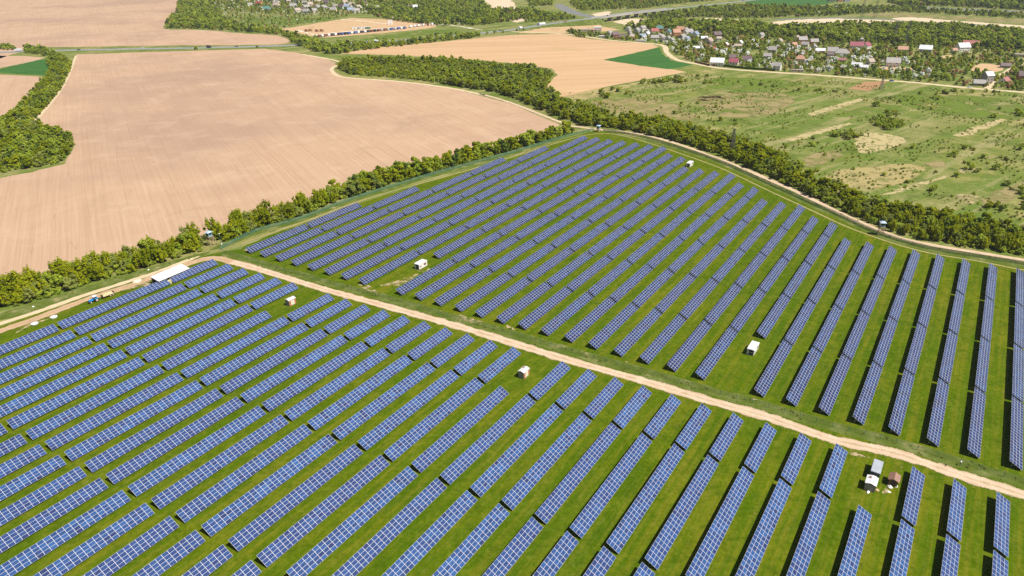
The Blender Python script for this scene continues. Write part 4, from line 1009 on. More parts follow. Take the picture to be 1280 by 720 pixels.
# gardens
VILL = [(782, 50), (815, 52), (836, 58), (842, 66), (856, 75), (905, 83.5), (960, 88.5), (1060, 95), (1150, 102), (1230, 110), (1295, 115), (1480, 130), (1480, 78), (1295, 62), (1180, 57.5), (1100, 54), (1000, 47.5), (930, 44), (870, 39.5), (800, 36), (780, 41)]
HP = [G(a[0], a[1])[:2] for a in VH]; HR = [max(a[2], a[3]) * .62 + 2.2 for a in VH]
gar, blooms = [], []
LANE = [G(u, v)[:2] for u, v in [(1234, 111), (1240, 103), (1247, 96), (1258, 90), (1268, 84), (1285, 78)]]
OPENP = [[G(*p)[:2] for p in q] for q in ([(1210, 86), (1225, 79), (1252, 82), (1255, 88), (1235, 92)], [(1095, 84), (1125, 83), (1150, 86), (1120, 90)], [(1175, 70), (1192, 68), (1190, 74), (1172, 75)], [(930, 66), (955, 64), (958, 70), (935, 70)])]
def free(p):
    if any(inside(p, q) for q in OPENP) or any(math.hypot(p[0] - q[0], p[1] - q[1]) < 7 for q in LANE): return False
    for (x, y), r in zip(HP, HR):
        if math.hypot(p[0] - x, p[1] - y) < r: return False
        # leave the houses open towards the lane side
        d = math.hypot(x, y); ux, uy = -x / d, -y / d
        a = (p[0] - x) * ux + (p[1] - y) * uy; b = abs((p[0] - x) * uy - (p[1] - y) * ux)
        if 0 < a < 15 and b < r * .75: return False
    return True
for p in scatter(VILL, 6.9, R2, .74):
    if not free(p): continue
    k = pickw((3.4, .5, 1.0, 3.0, 2.4, 2.6, 1.8)); s = R2.uniform(.3, .72)
    if k == 5: blooms.append((p[0], p[1], s))
    else: gar.append((p[0], p[1], k, s))
gn_scatter('garden_trees', gar, C_FAR, 'orchard and garden greenery between the village houses')
blooms.sort(key=lambda b: math.hypot(b[0] - ref[0], b[1] - ref[1]))
for k, b in enumerate(blooms[:150]):
    plant('bloom', 'blossoming_tree', k % 2, b, b[2] * 1.9, 'white-blossoming fruit tree among the village gardens, %s nearest to the big white house' % ordi(k + 1), 'tree', 'blossoming trees in the village')
# meadow bushes
BZ = [([(742, 120), (770, 111), (800, 104), (850, 98), (858, 103), (800, 114), (760, 124)], 7, .75, .9, 1.7), ([(870, 95), (960, 99), (1050, 106), (1060, 118), (960, 116), (880, 106)], 11, .55, .5, 1.1), ([(1085, 152), (1120, 136), (1160, 150), (1140, 163), (1100, 160)], 6, .75, .7, 1.3), ([(1020, 178), (1045, 167), (1075, 160), (1080, 172), (1040, 182)], 6.5, .7, .7, 1.3), ([(1175, 195), (1215, 180), (1220, 190), (1185, 200)], 6, .6, .6, 1.1), ([(1200, 190), (1290, 170), (1290, 235), (1240, 240), (1200, 215)], 15, .5, .5, 1.3), ([(1200, 255), (1290, 225), (1290, 290), (1230, 275)], 10, .6, .6, 1.5), ([(960, 180), (1030, 165), (1090, 210), (1040, 225), (975, 200)], 15, .45, .4, .9), ([(1100, 120), (1290, 125), (1290, 165), (1170, 150)], 14, .5, .5, 1.3), ([(1050, 118), (1240, 114), (1290, 120), (1290, 128), (1100, 124)], 11, .6, .5, 1.3), ([(740, 130), (880, 128), (960, 150), (960, 170), (880, 160), (800, 145)], 15, .5, .4, 1.0), ([(1090, 220), (1180, 215), (1220, 260), (1150, 255)], 16, .4, .4, .8), ([(830, 165), (880, 172), (925, 195), (915, 201), (870, 184)], 7, .6, .4, .8), ([(1180, 300), (1290, 310), (1290, 320), (1200, 309)], 7, .6, .3, .7)]
from mathutils import noise as mn
def thick(p, sc=45.0, off=0.0): return mn.noise(Vector((p[0] / sc, p[1] / sc, off))) + .5 * mn.noise(Vector((p[0] / (sc * .35), p[1] / (sc * .35), off + 9)))
bushes = []
for px, d, kp, s0, s1 in BZ:
    for p in scatter(px, d * .8, R2, min(1, kp * 1.25)):
        if thick(p) > .02: bushes.append((p[0], p[1], R2.choice([0, 1, 1, 2, 3]), R2.uniform(s0 * .6, s1) * (1.0 + .5 * max(0, thick(p)))))
for u, v, s in ((1112, 162, 2.0), (1095, 133, 1.6), (1211, 212, 1.7), (1196, 221, 1.1), (1245, 212, 1.4), (1275, 187, 1.5), (980, 185, 1.2), (1014, 183, 1.2), (1140, 185, 1.1), (1166, 238, 1.2)):
    P = G(u, v); bushes.append((P[0], P[1], 2, s))
bushes.sort(key=lambda b: -b[3] / math.hypot(b[0], b[1]))
PYL = G(914, 192.5)[:2]
bs = sorted(bushes[:290], key=lambda b: math.hypot(b[0] - PYL[0], b[1] - PYL[1]))
for k, b in enumerate(bs):
    plant('bush', 'meadow_bush', b[2], b, b[3], '%s bush in the rough meadow, %s nearest to the dark lattice pylon' % ({0: 'bright green', 1: 'olive', 2: 'dark green', 3: 'green'}[b[2]], ordi(k + 1)), 'bush', 'bushes in the rough meadow')
C_BUSH = bpy.data.collections.new('bush_set')
for k, (cm, tm) in enumerate(PROTO['bush']):
    o = bpy.data.objects.new('bush_set_%02d' % k, cm); C_BUSH.objects.link(o)
small = [(b[0], b[1], b[2], b[3]) for b in bushes[290:]]
for px, d, kp, s0, s1 in (([(690, 120), (860, 92), (1000, 95), (1290, 122), (1500, 142), (1500, 315), (1290, 285), (1150, 265), (1080, 250), (1000, 215), (930, 185), (830, 155), (740, 135)], 4.2, .8, .10, .5),):
    for p in scatter(px, d, R2, kp):
        if thick(p, 38, 4) < .05: continue
        small.append((p[0], p[1], R2.choice([0, 1, 1, 2, 3]), R2.uniform(s0, s1)))
for px, d, s0, s1 in ((hedge_poly, 2.6, .55, 1.35), (belt, 3.2, .5, 1.3), ([(700, 142), (720, 136), (765, 148), (834, 158), (876, 168), (960, 196), (1085, 258), (1210, 282), (1300, 292), (1300, 284), (1210, 270), (1085, 248), (960, 182), (876, 158), (765, 140), (730, 130)], 5.5, .4, 1.25), (wood, 5.5, .8, 1.7), (patch, 5, .8, 1.5)):
    for p in scatter(px, d, R2, .8):
        if clear(p): small.append((p[0], p[1], R2.choice([0, 0, 1, 2, 3, 3]), R2.uniform(s0, s1)))
gn_scatter('undergrowth', small, C_BUSH, 'low scrub in the meadow and below the trees')
# weeds along the fence lines and hedge foot
WEEDS = []
for line, w, d in (([(275, 315), (310, 325), (400, 351), (480, 372), (580, 401), (640, 418), (715, 440), (800, 464), (880, 487), (960, 509), (1040, 533), (1120, 553.5), (1200, 579), (1290, 606)], 1.3, .8), ([(262, 313), (320, 289.5), (375, 273.5), (431, 252), (487, 234), (542, 218), (598, 202), (640, 190.5), (700, 172)], 1.4, 1.1), ([(0, 391), (62, 373), (112, 357), (160, 344.5), (222, 325), (262, 313)], 2.2, .9), ([(760, 164), (810, 173), (850, 184.5), (900, 201), (960, 228), (1010, 251), (1050, 269), (1098, 291), (1154, 308), (1210, 318), (1300, 332)], 1.3, 1.2)):
    P = smooth([G(*p) for p in line], d, False)
    for p in P:
        if R2.random() < .3: WEEDS.append((p[0] + R2.gauss(0, w), p[1] + R2.gauss(0, w), R2.choice([0, 1]), R2.uniform(.4, 1.0)))
C_WEED = bpy.data.collections.new('weed_set')
for k in range(2):
    me = crown_mesh('weed_clump', 300 + k, .55, .75, 0, 6, 46, .13, M['weed'])
    o = bpy.data.objects.new('weed_set_%02d' % k, me); C_WEED.objects.link(o)
gn_scatter('tall_weeds', WEEDS, C_WEED, 'tall weeds along the fences and hedge foot')

# ------------------------------------------------------------------ fences
def fence(name, label, px, gap, mat, h=2.0, zoff=0):
    P = smooth([G(*p) for p in px], gap, False)
    o0 = P[len(P) // 2]
    t = thing(name, label, 'fence', (o0[0], o0[1], 0))
    m = MB()
    for a, b in zip(P, P[1:]):
        A, B = a - o0, b - o0; d = (B - A); d /= np.linalg.norm(d); q = np.array([-d[1], d[0], 0]) * .012
        m.quadbox([A - q + [0, 0, .05], A + q + [0, 0, .05], B + q + [0, 0, .05], B - q + [0, 0, .05], A - q + [0, 0, h], A + q + [0, 0, h], B + q + [0, 0, h], B - q + [0, 0, h]])
    m.build('mesh_panel', mat, t)
    pm = MB().box(-.05, .05, -.05, .05, -.2, h + .1).mesh('post', M['greensteel'])
    for p in P[:98]:
        o = bpy.data.objects.new('post', pm); COL.objects.link(o); o.parent = t; o.location = tuple(p - o0)
    return t
fence('mesh_fence', 'green wire mesh fence between the hedge and the far-side solar rows', [(276, 312), (320, 290), (375, 274.5), (431, 253), (487, 235), (542, 218.5), (598, 203), (640, 191.5), (700, 173.5), (742, 163)], 5.2, M['mesh'])
fence('mesh_fence', 'faint green wire fence on posts along the far edge of the chalky track', [(279, 315.5), (310, 325.5), (400, 351.5), (480, 373), (580, 402), (640, 419), (715, 441), (800, 465), (880, 488), (960, 510), (1040, 534), (1120, 554.5), (1200, 580), (1300, 610)], 4.2, M['meshpale'])
fence('mesh_fence', 'green wire mesh fence curving beside the pale track below the tree belt', [(754, 164), (779, 167.5), (810, 174), (850, 186), (900, 203), (960, 230), (1010, 253), (1050, 271), (1098, 293), (1154, 310), (1210, 320), (1310, 336)], 5.2, M['mesh'])

# clipped hedge and dark fence of the village edge
def hedge_wall(name, label, cat, px, w, h, mat):
    P = smooth([G(*p) for p in px], 4, False); o0 = P[len(P) // 2]; m = MB()
    r = random.Random(3)
    for a, b in zip(P, P[1:]):
        A, B = a - o0, b - o0; d = (B - A); d /= np.linalg.norm(d); q = np.array([-d[1], d[0], 0]) * w / 2
        hh = h * r.uniform(.92, 1.06)
        m.quadbox([A - q, A + q, B + q, B - q, A - q * .8 + [0, 0, hh], A + q * .8 + [0, 0, hh], B + q * .8 + [0, 0, hh], B - q * .8 + [0, 0, hh]])
    return tag(m.build(name, mat, None, (o0[0], o0[1], 0)), label, cat)
hedge_wall('clipped_hedge', 'long dark clipped hedge along the village lane beside the white houses', 'hedge', [(903, 83), (930, 86), (960, 88.3), (969, 89)], 1.6, 2.4, M['leaf_dark'])
hedge_wall('board_fence', 'dark board fence in front of the big white house', 'fence', [(868, 78), (880, 81), (894, 83.2)], .3, 2.2, M['brownwood'])

# ------------------------------------------------------------------ cabins, huts, shed
def cabin(s0, s1, n0, n1, h, label):
    c = SN((s0 + s1) / 2, (n0 + n1) / 2); w, d = s1 - s0, n1 - n0
    t = thing('transformer_cabin', label, 'cabin', c, ROWROT, 'white transformer cabins in the far solar field')
    hw, hd = w / 2, d / 2
    MB().box(-hw, hw, -hd, hd, .15, h).build('wall', M['white'], t)
    MB().box(-hw + .1, hw - .1, -hd + .1, hd - .1, -.1, .148).build('plinth', M['concrete'], t)
    MB().taper(-hw - .12, hw + .12, -hd - .12, hd + .12, h + .003, h + .16, .06, .06, .06, .06).build('roof', M['roofwhite'], t)
    for z in (.35, 1.45): # louvres in the end wall
        lv = MB(); lv.box(-hw - .05, -hw + .02, -hd * .78, hd * .42, z, z + .85)
        for k in range(5): lv.box(-hw - .09, -hw - .052, -hd * .76, hd * .40, z + .08 + k * .16, z + .13 + k * .16)
        lv.build('louvre', M['dark'], t)
    MB().box(-hw + .5, -hw + 1.5, -hd - .05, -hd + .02, .3, 2.0).build('door', M['white'], t)
    MB().box(-hw + .55, -hw + 1.35, -hd - .08, -hd - .051, 1.2, 1.75).build('vent', M['maroon'], t)
    MB().box(hw - 2.4, hw - .9, -hd - .06, -hd + .02, 1.15, 2.0).build('window', M['maroon'], t)
    return t
cabin(213.8, 219.6, 197.3, 200.2, 2.6, 'white transformer cabin in a row end among far tables, nearest to the hedge')
cabin(223.9, 230.2, 45.3, 47.9, 2.5, 'white transformer cabin on open grass below the middle far-side rows')
cabin(429.2, 435.5, 147.6, 150.2, 2.6, 'white transformer cabin at the top of the far field by the pale track')

def hut(s, n, label, w=3.5, d=2.4, h=2.6, rot=0):
    c = SN(s, n); t = thing('brick_hut', label, 'hut', c, ROWROT + rot, 'small brick huts with white roofs')
    hw, hd = w / 2, d / 2
    MB().box(-hw, hw, -hd, hd, -.1, h).prism([(-hd, h + .002), (hd, h + .002), (0, h + .3)], -hw, hw).build('wall', M['brick'], t)
    MB().box(-hw - .045, -hw - .002, -hd + .05, hd - .05, .02, h - .05).build('end_board', M['greywall'], t)
    MB().box(-hw + .9, hw - .8, -hd - .045, -hd - .002, .15, h - .35).build('door', M['cream'], t)
    r = MB(); o = .12
    for sd in (-1, 1):
        y0, z0, z1 = sd * (hd + o), h - .02, h + .42
        r.quadbox([(-hw - o, y0, z0), (hw + o, y0, z0), (hw + o, 0, z1), (-hw - o, 0, z1), (-hw - o, y0, z0 + .09), (hw + o, y0, z0 + .09), (hw + o, 0, z1 + .09), (-hw - o, 0, z1 + .09)])
    ro = r.build('roof', M['roofwhite'], t)
    MB().box(.5, 1.1, .25, .75, h + .3, h + .62).build('roof_vent', M['rustroof'], ro)
    MB().box(-.7, -.3, -.6, -.25, h + .25, h + .42).build('roof_hatch', M['towerblue'], ro)
    return t
hut(159.0, 221.8, 'small brick hut with white roof in the gap of the row nearest the shed')
hut(167.8, 109.4, 'small brick hut with white roof beside the middle of the dirt track')
c2 = hut(174.7, -1.6, 'grey-ended hut with white roof pressed against the steel container', 3.7, 2.7, 2.35)

t = thing('steel_container', 'grey-roofed container beside the dirt track, touching the white-roofed hut', 'container', SN(181.4, -1.9), ROWROT)
MB().box(-3, 3, -1.22, 1.22, .12, 2.55).build('body', M['teal'], t)
MB().taper(-2.95, 3.05, -1.3, 1.3, 2.553, 2.72, .05, .05, .1, .1).build('roof', M['roofgrey'], t)
MB().box(-3.06, -3.002, -.5, .5, .5, 2.2).build('door', M['dark'], t)
MB().box(-4.0, -3.07, -.55, .15, -.05, 1.5).build('side_box', M['white'], t)

t = thing('board_shed', 'rusty-roofed brown board shed near the container and the track', 'shed', SN(179.9, -6.7), ROWROT)
MB().box(-1.5, 1.5, -1.1, 1.1, -.1, 2.0).prism([(-1.1, 2.002), (1.1, 2.002), (0, 2.5)], -1.5, 1.5).build('wall', M['brownwood'], t)
r = MB()
for sd in (-1, 1):
    y0 = sd * 1.45
    r.quadbox([(-1.75, y0, 1.95), (1.75, y0, 1.95), (1.75, 0, 2.6), (-1.75, 0, 2.6), (-1.75, y0, 2.03), (1.75, y0, 2.03), (1.75, 0, 2.68), (-1.75, 0, 2.68)])
r.build('roof', M['rustroof'], t)
MB().box(-1.545, -1.502, -.45, .5, .0, 1.75).build('door', M['dark'], t)
def lump(name, label, cat, u, v, rx, ry, h, mat, group=None):
    P = G(u, v); bm = bmesh.new(); bmesh.ops.create_icosphere(bm, subdivisions=3, radius=1)
    r = random.Random(u * 7 + v)
    ph = [r.uniform(0, 6) for _ in range(6)]
    for vv in bm.verts:
        k = 1 + .12 * math.sin(3 * vv.co.x + ph[0]) + .1 * math.sin(4 * vv.co.y + ph[1]) + .06 * math.sin(7 * vv.co.z + ph[2])
        vv.co = Vector((vv.co.x * rx * k, vv.co.y * ry * k, max(-.05, vv.co.z) * h * k))
    me = bpy.data.meshes.new(name); bm.to_mesh(me); bm.free(); me.materials.append(mat)
    for p in me.polygons: p.use_smooth = True
    return tag(link(name, me, None, P, r.uniform(0, 3)), label, cat, group)
lump('white_sack', 'bulging white sack under the door of the brown shed', 'sack', 1112, 609, .75, .6, .6, M['sack'])
lump('white_sack', 'smaller white sack at the outer corner of the brown shed', 'sack', 1119.5, 608, .65, .45, .5, M['sack'])
lump('white_sack', 'white sack alone on the grass below the brown shed', 'sack', 1111, 615, .5, .4, .35, M['sack'])
lump('white_sack', 'white sack in front of the grey-ended hut', 'sack', 1085, 615.5, .6, .4, .4, M['sack'])
lump('rubble_heap', 'tan heap of rubble at the corner of the grey-ended hut', 'heap', 1096.5, 613, .6, .5, .4, M['timber'])

# white oval basins by the hedge track
def basin(u, v, label):
    P = G(u, v); t = thing('round_cistern', label, 'cistern', P, 0, 'white round cisterns beside the near track')
    m = MB().tube((0, 0, -.1), (0, 0, .45), 1.3, 1.3, 24); m.build('rim_wall', M['concrete'], t)
    MB().tube((0, 0, .452), (0, 0, .56), 1.38, 1.25, 24).build('lid', M['roofwhite'], t)
basin(67.5, 397, 'white round cistern lid on the grass, the one closer to the tractor')
basin(43.5, 405.3, 'white round cistern lid on the grass, the one farther from the tractor')

# open shed
t = thing('open_shed', 'long open shed with a white sheet roof behind the first solar row', 'shed', SN(145.6, 287.8), ROWROT + math.radians(2))
r = MB()
hl, hd = 7.9, 3.0
r.quadbox([(-hl, -hd, 2.75), (hl, -hd, 2.75), (hl, hd, 3.65), (-hl, hd, 3.65), (-hl, -hd, 2.87), (hl, -hd, 2.87), (hl, hd, 3.77), (-hl, hd, 3.77)])
r.build('roof', M['roofwhite'], t)
for k in range(6):
    x = -hl + .3 + k * (2 * hl - .6) / 5
    for y, z in ((-hd + .3, 2.76), (hd - .3, 3.52)): MB().box(x - .11, x + .11, y - .11, y + .11, -.1, z).build('post', M['timber'], t)
MB().box(-hl + .3, hl - .3, hd - .16, hd - .05, .0, 3.35).build('back_wall', M['brownwood'], t)
MB().box(hl - .16, hl - .05, -hd + .4, hd - .4, .0, 2.8).build('end_wall', M['brownwood'], t)
for k, (x, l) in enumerate(((-5.2, 3.6), (1.0, 3.2))):
    lg = thing('timber_stack', ['stack of pale timber under the open end of the shed', 'stack of pale timber under the middle of the shed'][k], 'timber stack', SN(145.6 + x, 286.6), ROWROT)
    m = MB()
    for i in range(4):
        for j in range(4 - i // 2): m.box(-l / 2, l / 2, -.7 + j * .36 + i * .05, -.7 + j * .36 + .33 + i * .05, i * .26, i * .26 + .25)
    tag(lg, lg['label'], 'timber stack'); m.build('planks', M['timber'], lg)
lg = thing('timber_stack', 'yellowish timber crate stack in the gap between the first two tables', 'timber stack', SN(142.2, 284.3), ROWROT)
m = MB()
for i in range(4): m.box(-.9, .9, -.6, .6, i * .42, i * .42 + .38)
m.build('crates', M['load'], lg)

# ------------------------------------------------------------------ tractor and trailer
def wheel(parent, x, y, r, w, name='wheel'):
    o = MB().tube((0, -w / 2, 0), (0, w / 2, 0), r, r, 20).build(name, M['tyre'], parent); o.location = (x, y, r)
    MB().tube((0, -w / 2 - .03, 0), (0, w / 2 + .03, 0), r * .58, r * .5, 14).build('rim', M['rim'], o)
    return o
HEAD = math.atan2((G(112, 378.5) - G(145, 366))[1], (G(112, 378.5) - G(145, 366))[0])
t = thing('tractor', 'bright blue tractor with a white cab roof on the worn track by the hedge', 'tractor', G(118.5, 377), HEAD)
MB().taper(.35, 2.25, -.42, .42, .85, 1.55, 0, .15, .06, .06).build('hood', M['tblue'], t)
MB().box(-1.3, 2.3, -.3, .3, .55, .848).build('chassis', M['dark'], t)
MB().taper(-1.15, .4, -.75, .75, 1.35, 2.45, .1, .12, .08, .08).build('cab', M['glass'], t)
for sx in (-1.12, .37):
    for sy in (-.72, .72): MB().tube((sx, sy, 1.3), (sx * .92, sy * .9, 2.46), .05).build('pillar', M['tblue'], t)
MB().taper(-1.3, .5, -.85, .85, 2.455, 2.65, .1, .1, .1, .1).build('cab_roof', M['roofwhite'], t)
for sy in (-1, 1):
    MB().taper(-1.5, .1, sy * .95 - .22, sy * .95 + .22, 1.5, 1.7, .25, .2, .02, .02).build('mudguard', M['tblue'], t)
    wheel(t, -.7, sy * .95, .82, .42); wheel(t, 1.75, sy * .85, .52, .32)
MB().tube((1.2, .46, 1.5), (1.2, .46, 2.5), .06).build('exhaust', M['dark'], t)
MB().box(2.3, 2.55, -.25, .25, .7, 1.15).build('front_weight', M['maroon'], t)
t = thing('farm_trailer', 'flat farm trailer with a straw-coloured load hitched behind the blue tractor', 'trailer', G(135, 370.8), HEAD)
MB().box(-2.6, 2.4, -1.05, 1.05, .85, 1.05).build('bed', M['brownwood'], t)
MB().taper(-2.3, 2.1, -.95, .95, 1.052, 1.65, .3, .3, .25, .25).build('load', M['load'], t)
for x0 in (-2.6, 2.32): MB().box(x0, x0 + .1, -1.05, 1.05, 1.052, 1.75).build('end_board', M['dark'], t)
MB().box(2.42, 3.9, -.08, .08, .6, .75).build('drawbar', M['dark'], t)
for x in (-1.9, -.8):
    for sy in (-1, 1): wheel(t, x, sy * .9, .48, .3)

# ------------------------------------------------------------------ watchtowers, poles, pylons
def watchtower(u, v, h, label, stair=True, rot=0):
    P = G(u, v); t = thing('watchtower', label, 'watchtower', P, ROWROT + rot, 'blue watchtowers at the field edge')
    z = h - 2.9; a, b = 1.35, .95
    for sx in (-1, 1):
        for sy in (-1, 1): MB().tube((sx * a, sy * a, -.1), (sx * b, sy * b, z), .11, .09).build('leg', M['timber'], t)
    br = MB()
    for k in range(2):
        z0, z1 = z * (.08 + .46 * k), z * (.5 + .46 * k); f0, f1 = a + (b - a) * z0 / z, a + (b - a) * z1 / z
        for (p, q) in (((-1, -1), (1, -1)), ((1, -1), (1, 1)), ((1, 1), (-1, 1)), ((-1, 1), (-1, -1))):
            br.tube((p[0] * f0, p[1] * f0, z0), (q[0] * f1, q[1] * f1, z1), .06, n=5); br.tube((q[0] * f0, q[1] * f0, z0), (p[0] * f1, p[1] * f1, z1), .06, n=5)
            br.tube((p[0] * f1, p[1] * f1, z1), (q[0] * f1, q[1] * f1, z1), .06, n=5)
    br.build('bracing', M['timber'], t)
    MB().box(-1.35, 1.35, -1.35, 1.35, z, z + .15).build('platform', M['timber'], t)
    cb = MB().box(-1.08, 1.08, -1.08, 1.08, z + .152, z + 2.35).build('booth', M['towerblue'], t)
    for nx, ny in ((0, -1), (-1, 0), (1, 0), (0, 1)):
        w = MB()
        if ny: w.box(-.8, .8, min(ny * 1.09, ny * 1.13), max(ny * 1.09, ny * 1.13), z + 1.1, z + 2.0)
        else: w.box(min(nx * 1.09, nx * 1.13), max(nx * 1.09, nx * 1.13), -.8, .8, z + 1.1, z + 2.0)
        w.build('window', M['glass'], t)
    MB().taper(-1.5, 1.5, -1.5, 1.5, z + 2.352, z + 2.9, .9, .9, .9, .9).build('roof', M['towerroof'], t)
    if stair:
        st = MB()
        for sy in (-.35, .35): st.tube((3.0, sy - 1.0, 0), (1.3, sy - 1.0, z + .1), .06, n=5)
        n = 10
        for k in range(1, n):
            f = k / n; st.box(3.0 - 1.7 * f - .1, 3.0 - 1.7 * f + .1, -1.35, -.65, z * f, z * f + .05)
        st.build('ladder', M['timber'], t)
    return t
watchtower(264.5, 307, 8.0, 'blue watchtower on timber legs in the hedge near the track bend')
watchtower(748, 164.5, 5.2, 'small blue watchtower at the far corner of the solar field', False)
watchtower(1100, 293.5, 7.4, 'blue watchtower beside the pale track below the tree belt', True, .4)
def lamp(u, v, h, label, box=True):
    P = G(u, v); t = thing('camera_pole', label, 'pole', P, ROWROT)
    MB().tube((0, 0, -.1), (0, 0, h), .11, .07, 8).build('pole', M['greensteel'], t)
    MB().box(-.25, .45, -.14, .14, h, h + .3).build('camera_head', M['white'], t)
    if box: MB().box(-.32, .32, -.35, -.1, .8, 1.6).build('cabinet', M['white'], t)
lamp(277.3, 307.5, 6.6, 'green camera pole with a white cabinet beside the first watchtower')
lamp(738.5, 165, 6.5, 'camera pole with a white cabinet by the far corner watchtower')
lamp(998, 249, 3.2, 'short pole with a white head on the curved fence', False)
lamp(1200, 582, 1.2, 'low white-headed post in the weeds by the chalky track', False)
lump('white_stone', 'white stone on the verge close to the hedge tractor', 'stone', 41.5, 383.5, .5, .4, .4, M['sack'])
lump('white_stone', 'white stone on the grass verge beside the open shed', 'stone', 185.5, 337.5, .5, .4, .45, M['sack'])
lump('sand_heap', 'pale sand heap on the worn track before the open shed', 'heap', 172, 351.5, 2.4, 1.4, .45, plain('pale_sand_heap', (.62, .52, .40), .95))
def pylon(u, v, h, label, w=3.0):
    P = G(u, v); t = thing('lattice_pylon', label, 'pylon', P, .3)
    lv = [0, .22, .42, .6, .75, .88, 1.0]; wd = [w * (1 - .78 * f) / 2 for f in lv]
    for sx in (-1, 1):
        for sy in (-1, 1):
            m = MB()
            for k in range(6): m.tube((sx * wd[k], sy * wd[k], h * lv[k] - (.1 if k == 0 else 0)), (sx * wd[k + 1], sy * wd[k + 1], h * lv[k + 1]), .13, n=4)
            m.build('leg', M['lattice'], t)
    m = MB()
    for k in range(6):
        a, b, z0, z1 = wd[k], wd[k + 1], h * lv[k], h * lv[k + 1]
        for p, q in (((-1, -1), (1, -1)), ((1, -1), (1, 1)), ((1, 1), (-1, 1)), ((-1, 1), (-1, -1))):
            m.tube((p[0] * a, p[1] * a, z0), (q[0] * b, q[1] * b, z1), .08, n=4); m.tube((q[0] * a, q[1] * a, z0), (p[0] * b, p[1] * b, z1), .08, n=4); m.tube((p[0] * b, p[1] * b, z1), (q[0] * b, q[1] * b, z1), .07, n=4)
    m.build('bracing', M['lattice'], t)
    for f, l in ((.74, w * .8), (.87, w * .65), (.97, w * .5)):
        MB().tube((-l, 0, h * f), (0, 0, h * f + .5), .1, .14, 4).tube((0, 0, h * f + .5), (l, 0, h * f), .14, .1, 4).build('cross_arm', M['lattice'], t)
pylon(914, 192.5, 17.8, 'dark lattice pylon standing in the tree belt by the pale track', 3.4)
pylon(1077, 22, 36, 'distant tall lattice pylon by the river, the one nearer the crop field', 5)
pylon(1093, 23, 36, 'distant tall lattice pylon by the river, second beside its twin', 5)
pylon(1117, 52, 27, 'lattice pylon in the wood behind the village, first of the pair', 4)
pylon(1131, 55, 28, 'lattice pylon in the wood behind the village, second of the pair', 4)
pylon(1101, 112, 13, 'small lattice pylon at the edge of the tilled brown plot', 2.6)

# ------------------------------------------------------------------ vehicles
def paintm(name, c): return plain(name, c, .3, spec=.5, var=.04)
VP = {'white': paintm('white_car_paint', (.78, .78, .78)), 'dark': paintm('dark_car_paint', (.035, .04, .06)), 'blue': paintm('blue_car_paint', (.06, .13, .38)), 'red': paintm('red_car_paint', (.42, .04, .04)), 'silver': paintm('silver_car_paint', (.45, .47, .50)), 'orange': paintm('orange_machine_paint', (.33, .17, .09)), 'brown': paintm('brown_machine_paint', (.22, .09, .05)), 'green': paintm('green_box_paint', (.04, .20, .12))}
VM = {}
def car_mesh(col):
    if ('car', col) in VM: return VM[('car', col)]
    m = MB()
    m.taper(-2.2, 2.2, -.9, .9, .3, .95, .08, .15, .05, .05, 0)
    m.taper(-1.6, 1.0, -.82, .82, .952, 1.5, .45, .7, .15, .15, 1); m.taper(-1.16, .3, -.67, .67, 1.503, 1.56, .03, .03, .03, .03, 0)
    for x in (-1.35, 1.35):
        for y in (-.86, .86): m.tube((x, y - .1, .32), (x, y + .1, .32), .32, .32, 12, 2)
    VM[('car', col)] = m.mesh('car', [VP[col], M['glass'], M['tyre']]); return VM[('car', col)]
def truck_mesh(cab, box, ln):
    k = ('truck', cab, box, ln)
    if k in VM: return VM[k]
    m = MB()
    m.box(-ln, 0, -1.25, 1.25, 1.0, 3.7, 1); m.box(-ln, 2.2, -.5, .5, .6, .998, 3)
    m.taper(.25, 2.3, -1.2, 1.2, .62, 3.0, 0, .25, .08, .08, 0); m.box(2.1, 2.26, -1.0, 1.0, 1.75, 2.6, 2)
    for x in (1.5, -ln + 1.0, -ln + 2.2, -2.0):
        for y in (-1.05, 1.05): m.tube((x, y - .15, .5), (x, y + .15, .5), .5, .5, 12, 3)
    VM[k] = m.mesh('truck', [VP[cab], VP[box], M['glass'], M['tyre']]); return VM[k]
def on_road(u):
    i = min(range(len(HU)), key=lambda k: abs(HU[k] - u)); p, q, z = HLINES[i]; p2 = HLINES[min(i + 1, len(HLINES) - 1)][0]
    f = 0 if i == len(HU) - 1 else (u - HU[i]) / max(1e-6, HU[min(i + 1, len(HU) - 1)] - HU[i]); p = p + (p2 - p) * f
    d = p2 - HLINES[max(i - 1, 0)][0]; return p, q, z, math.atan2(d[1], d[0])
cnt = {}
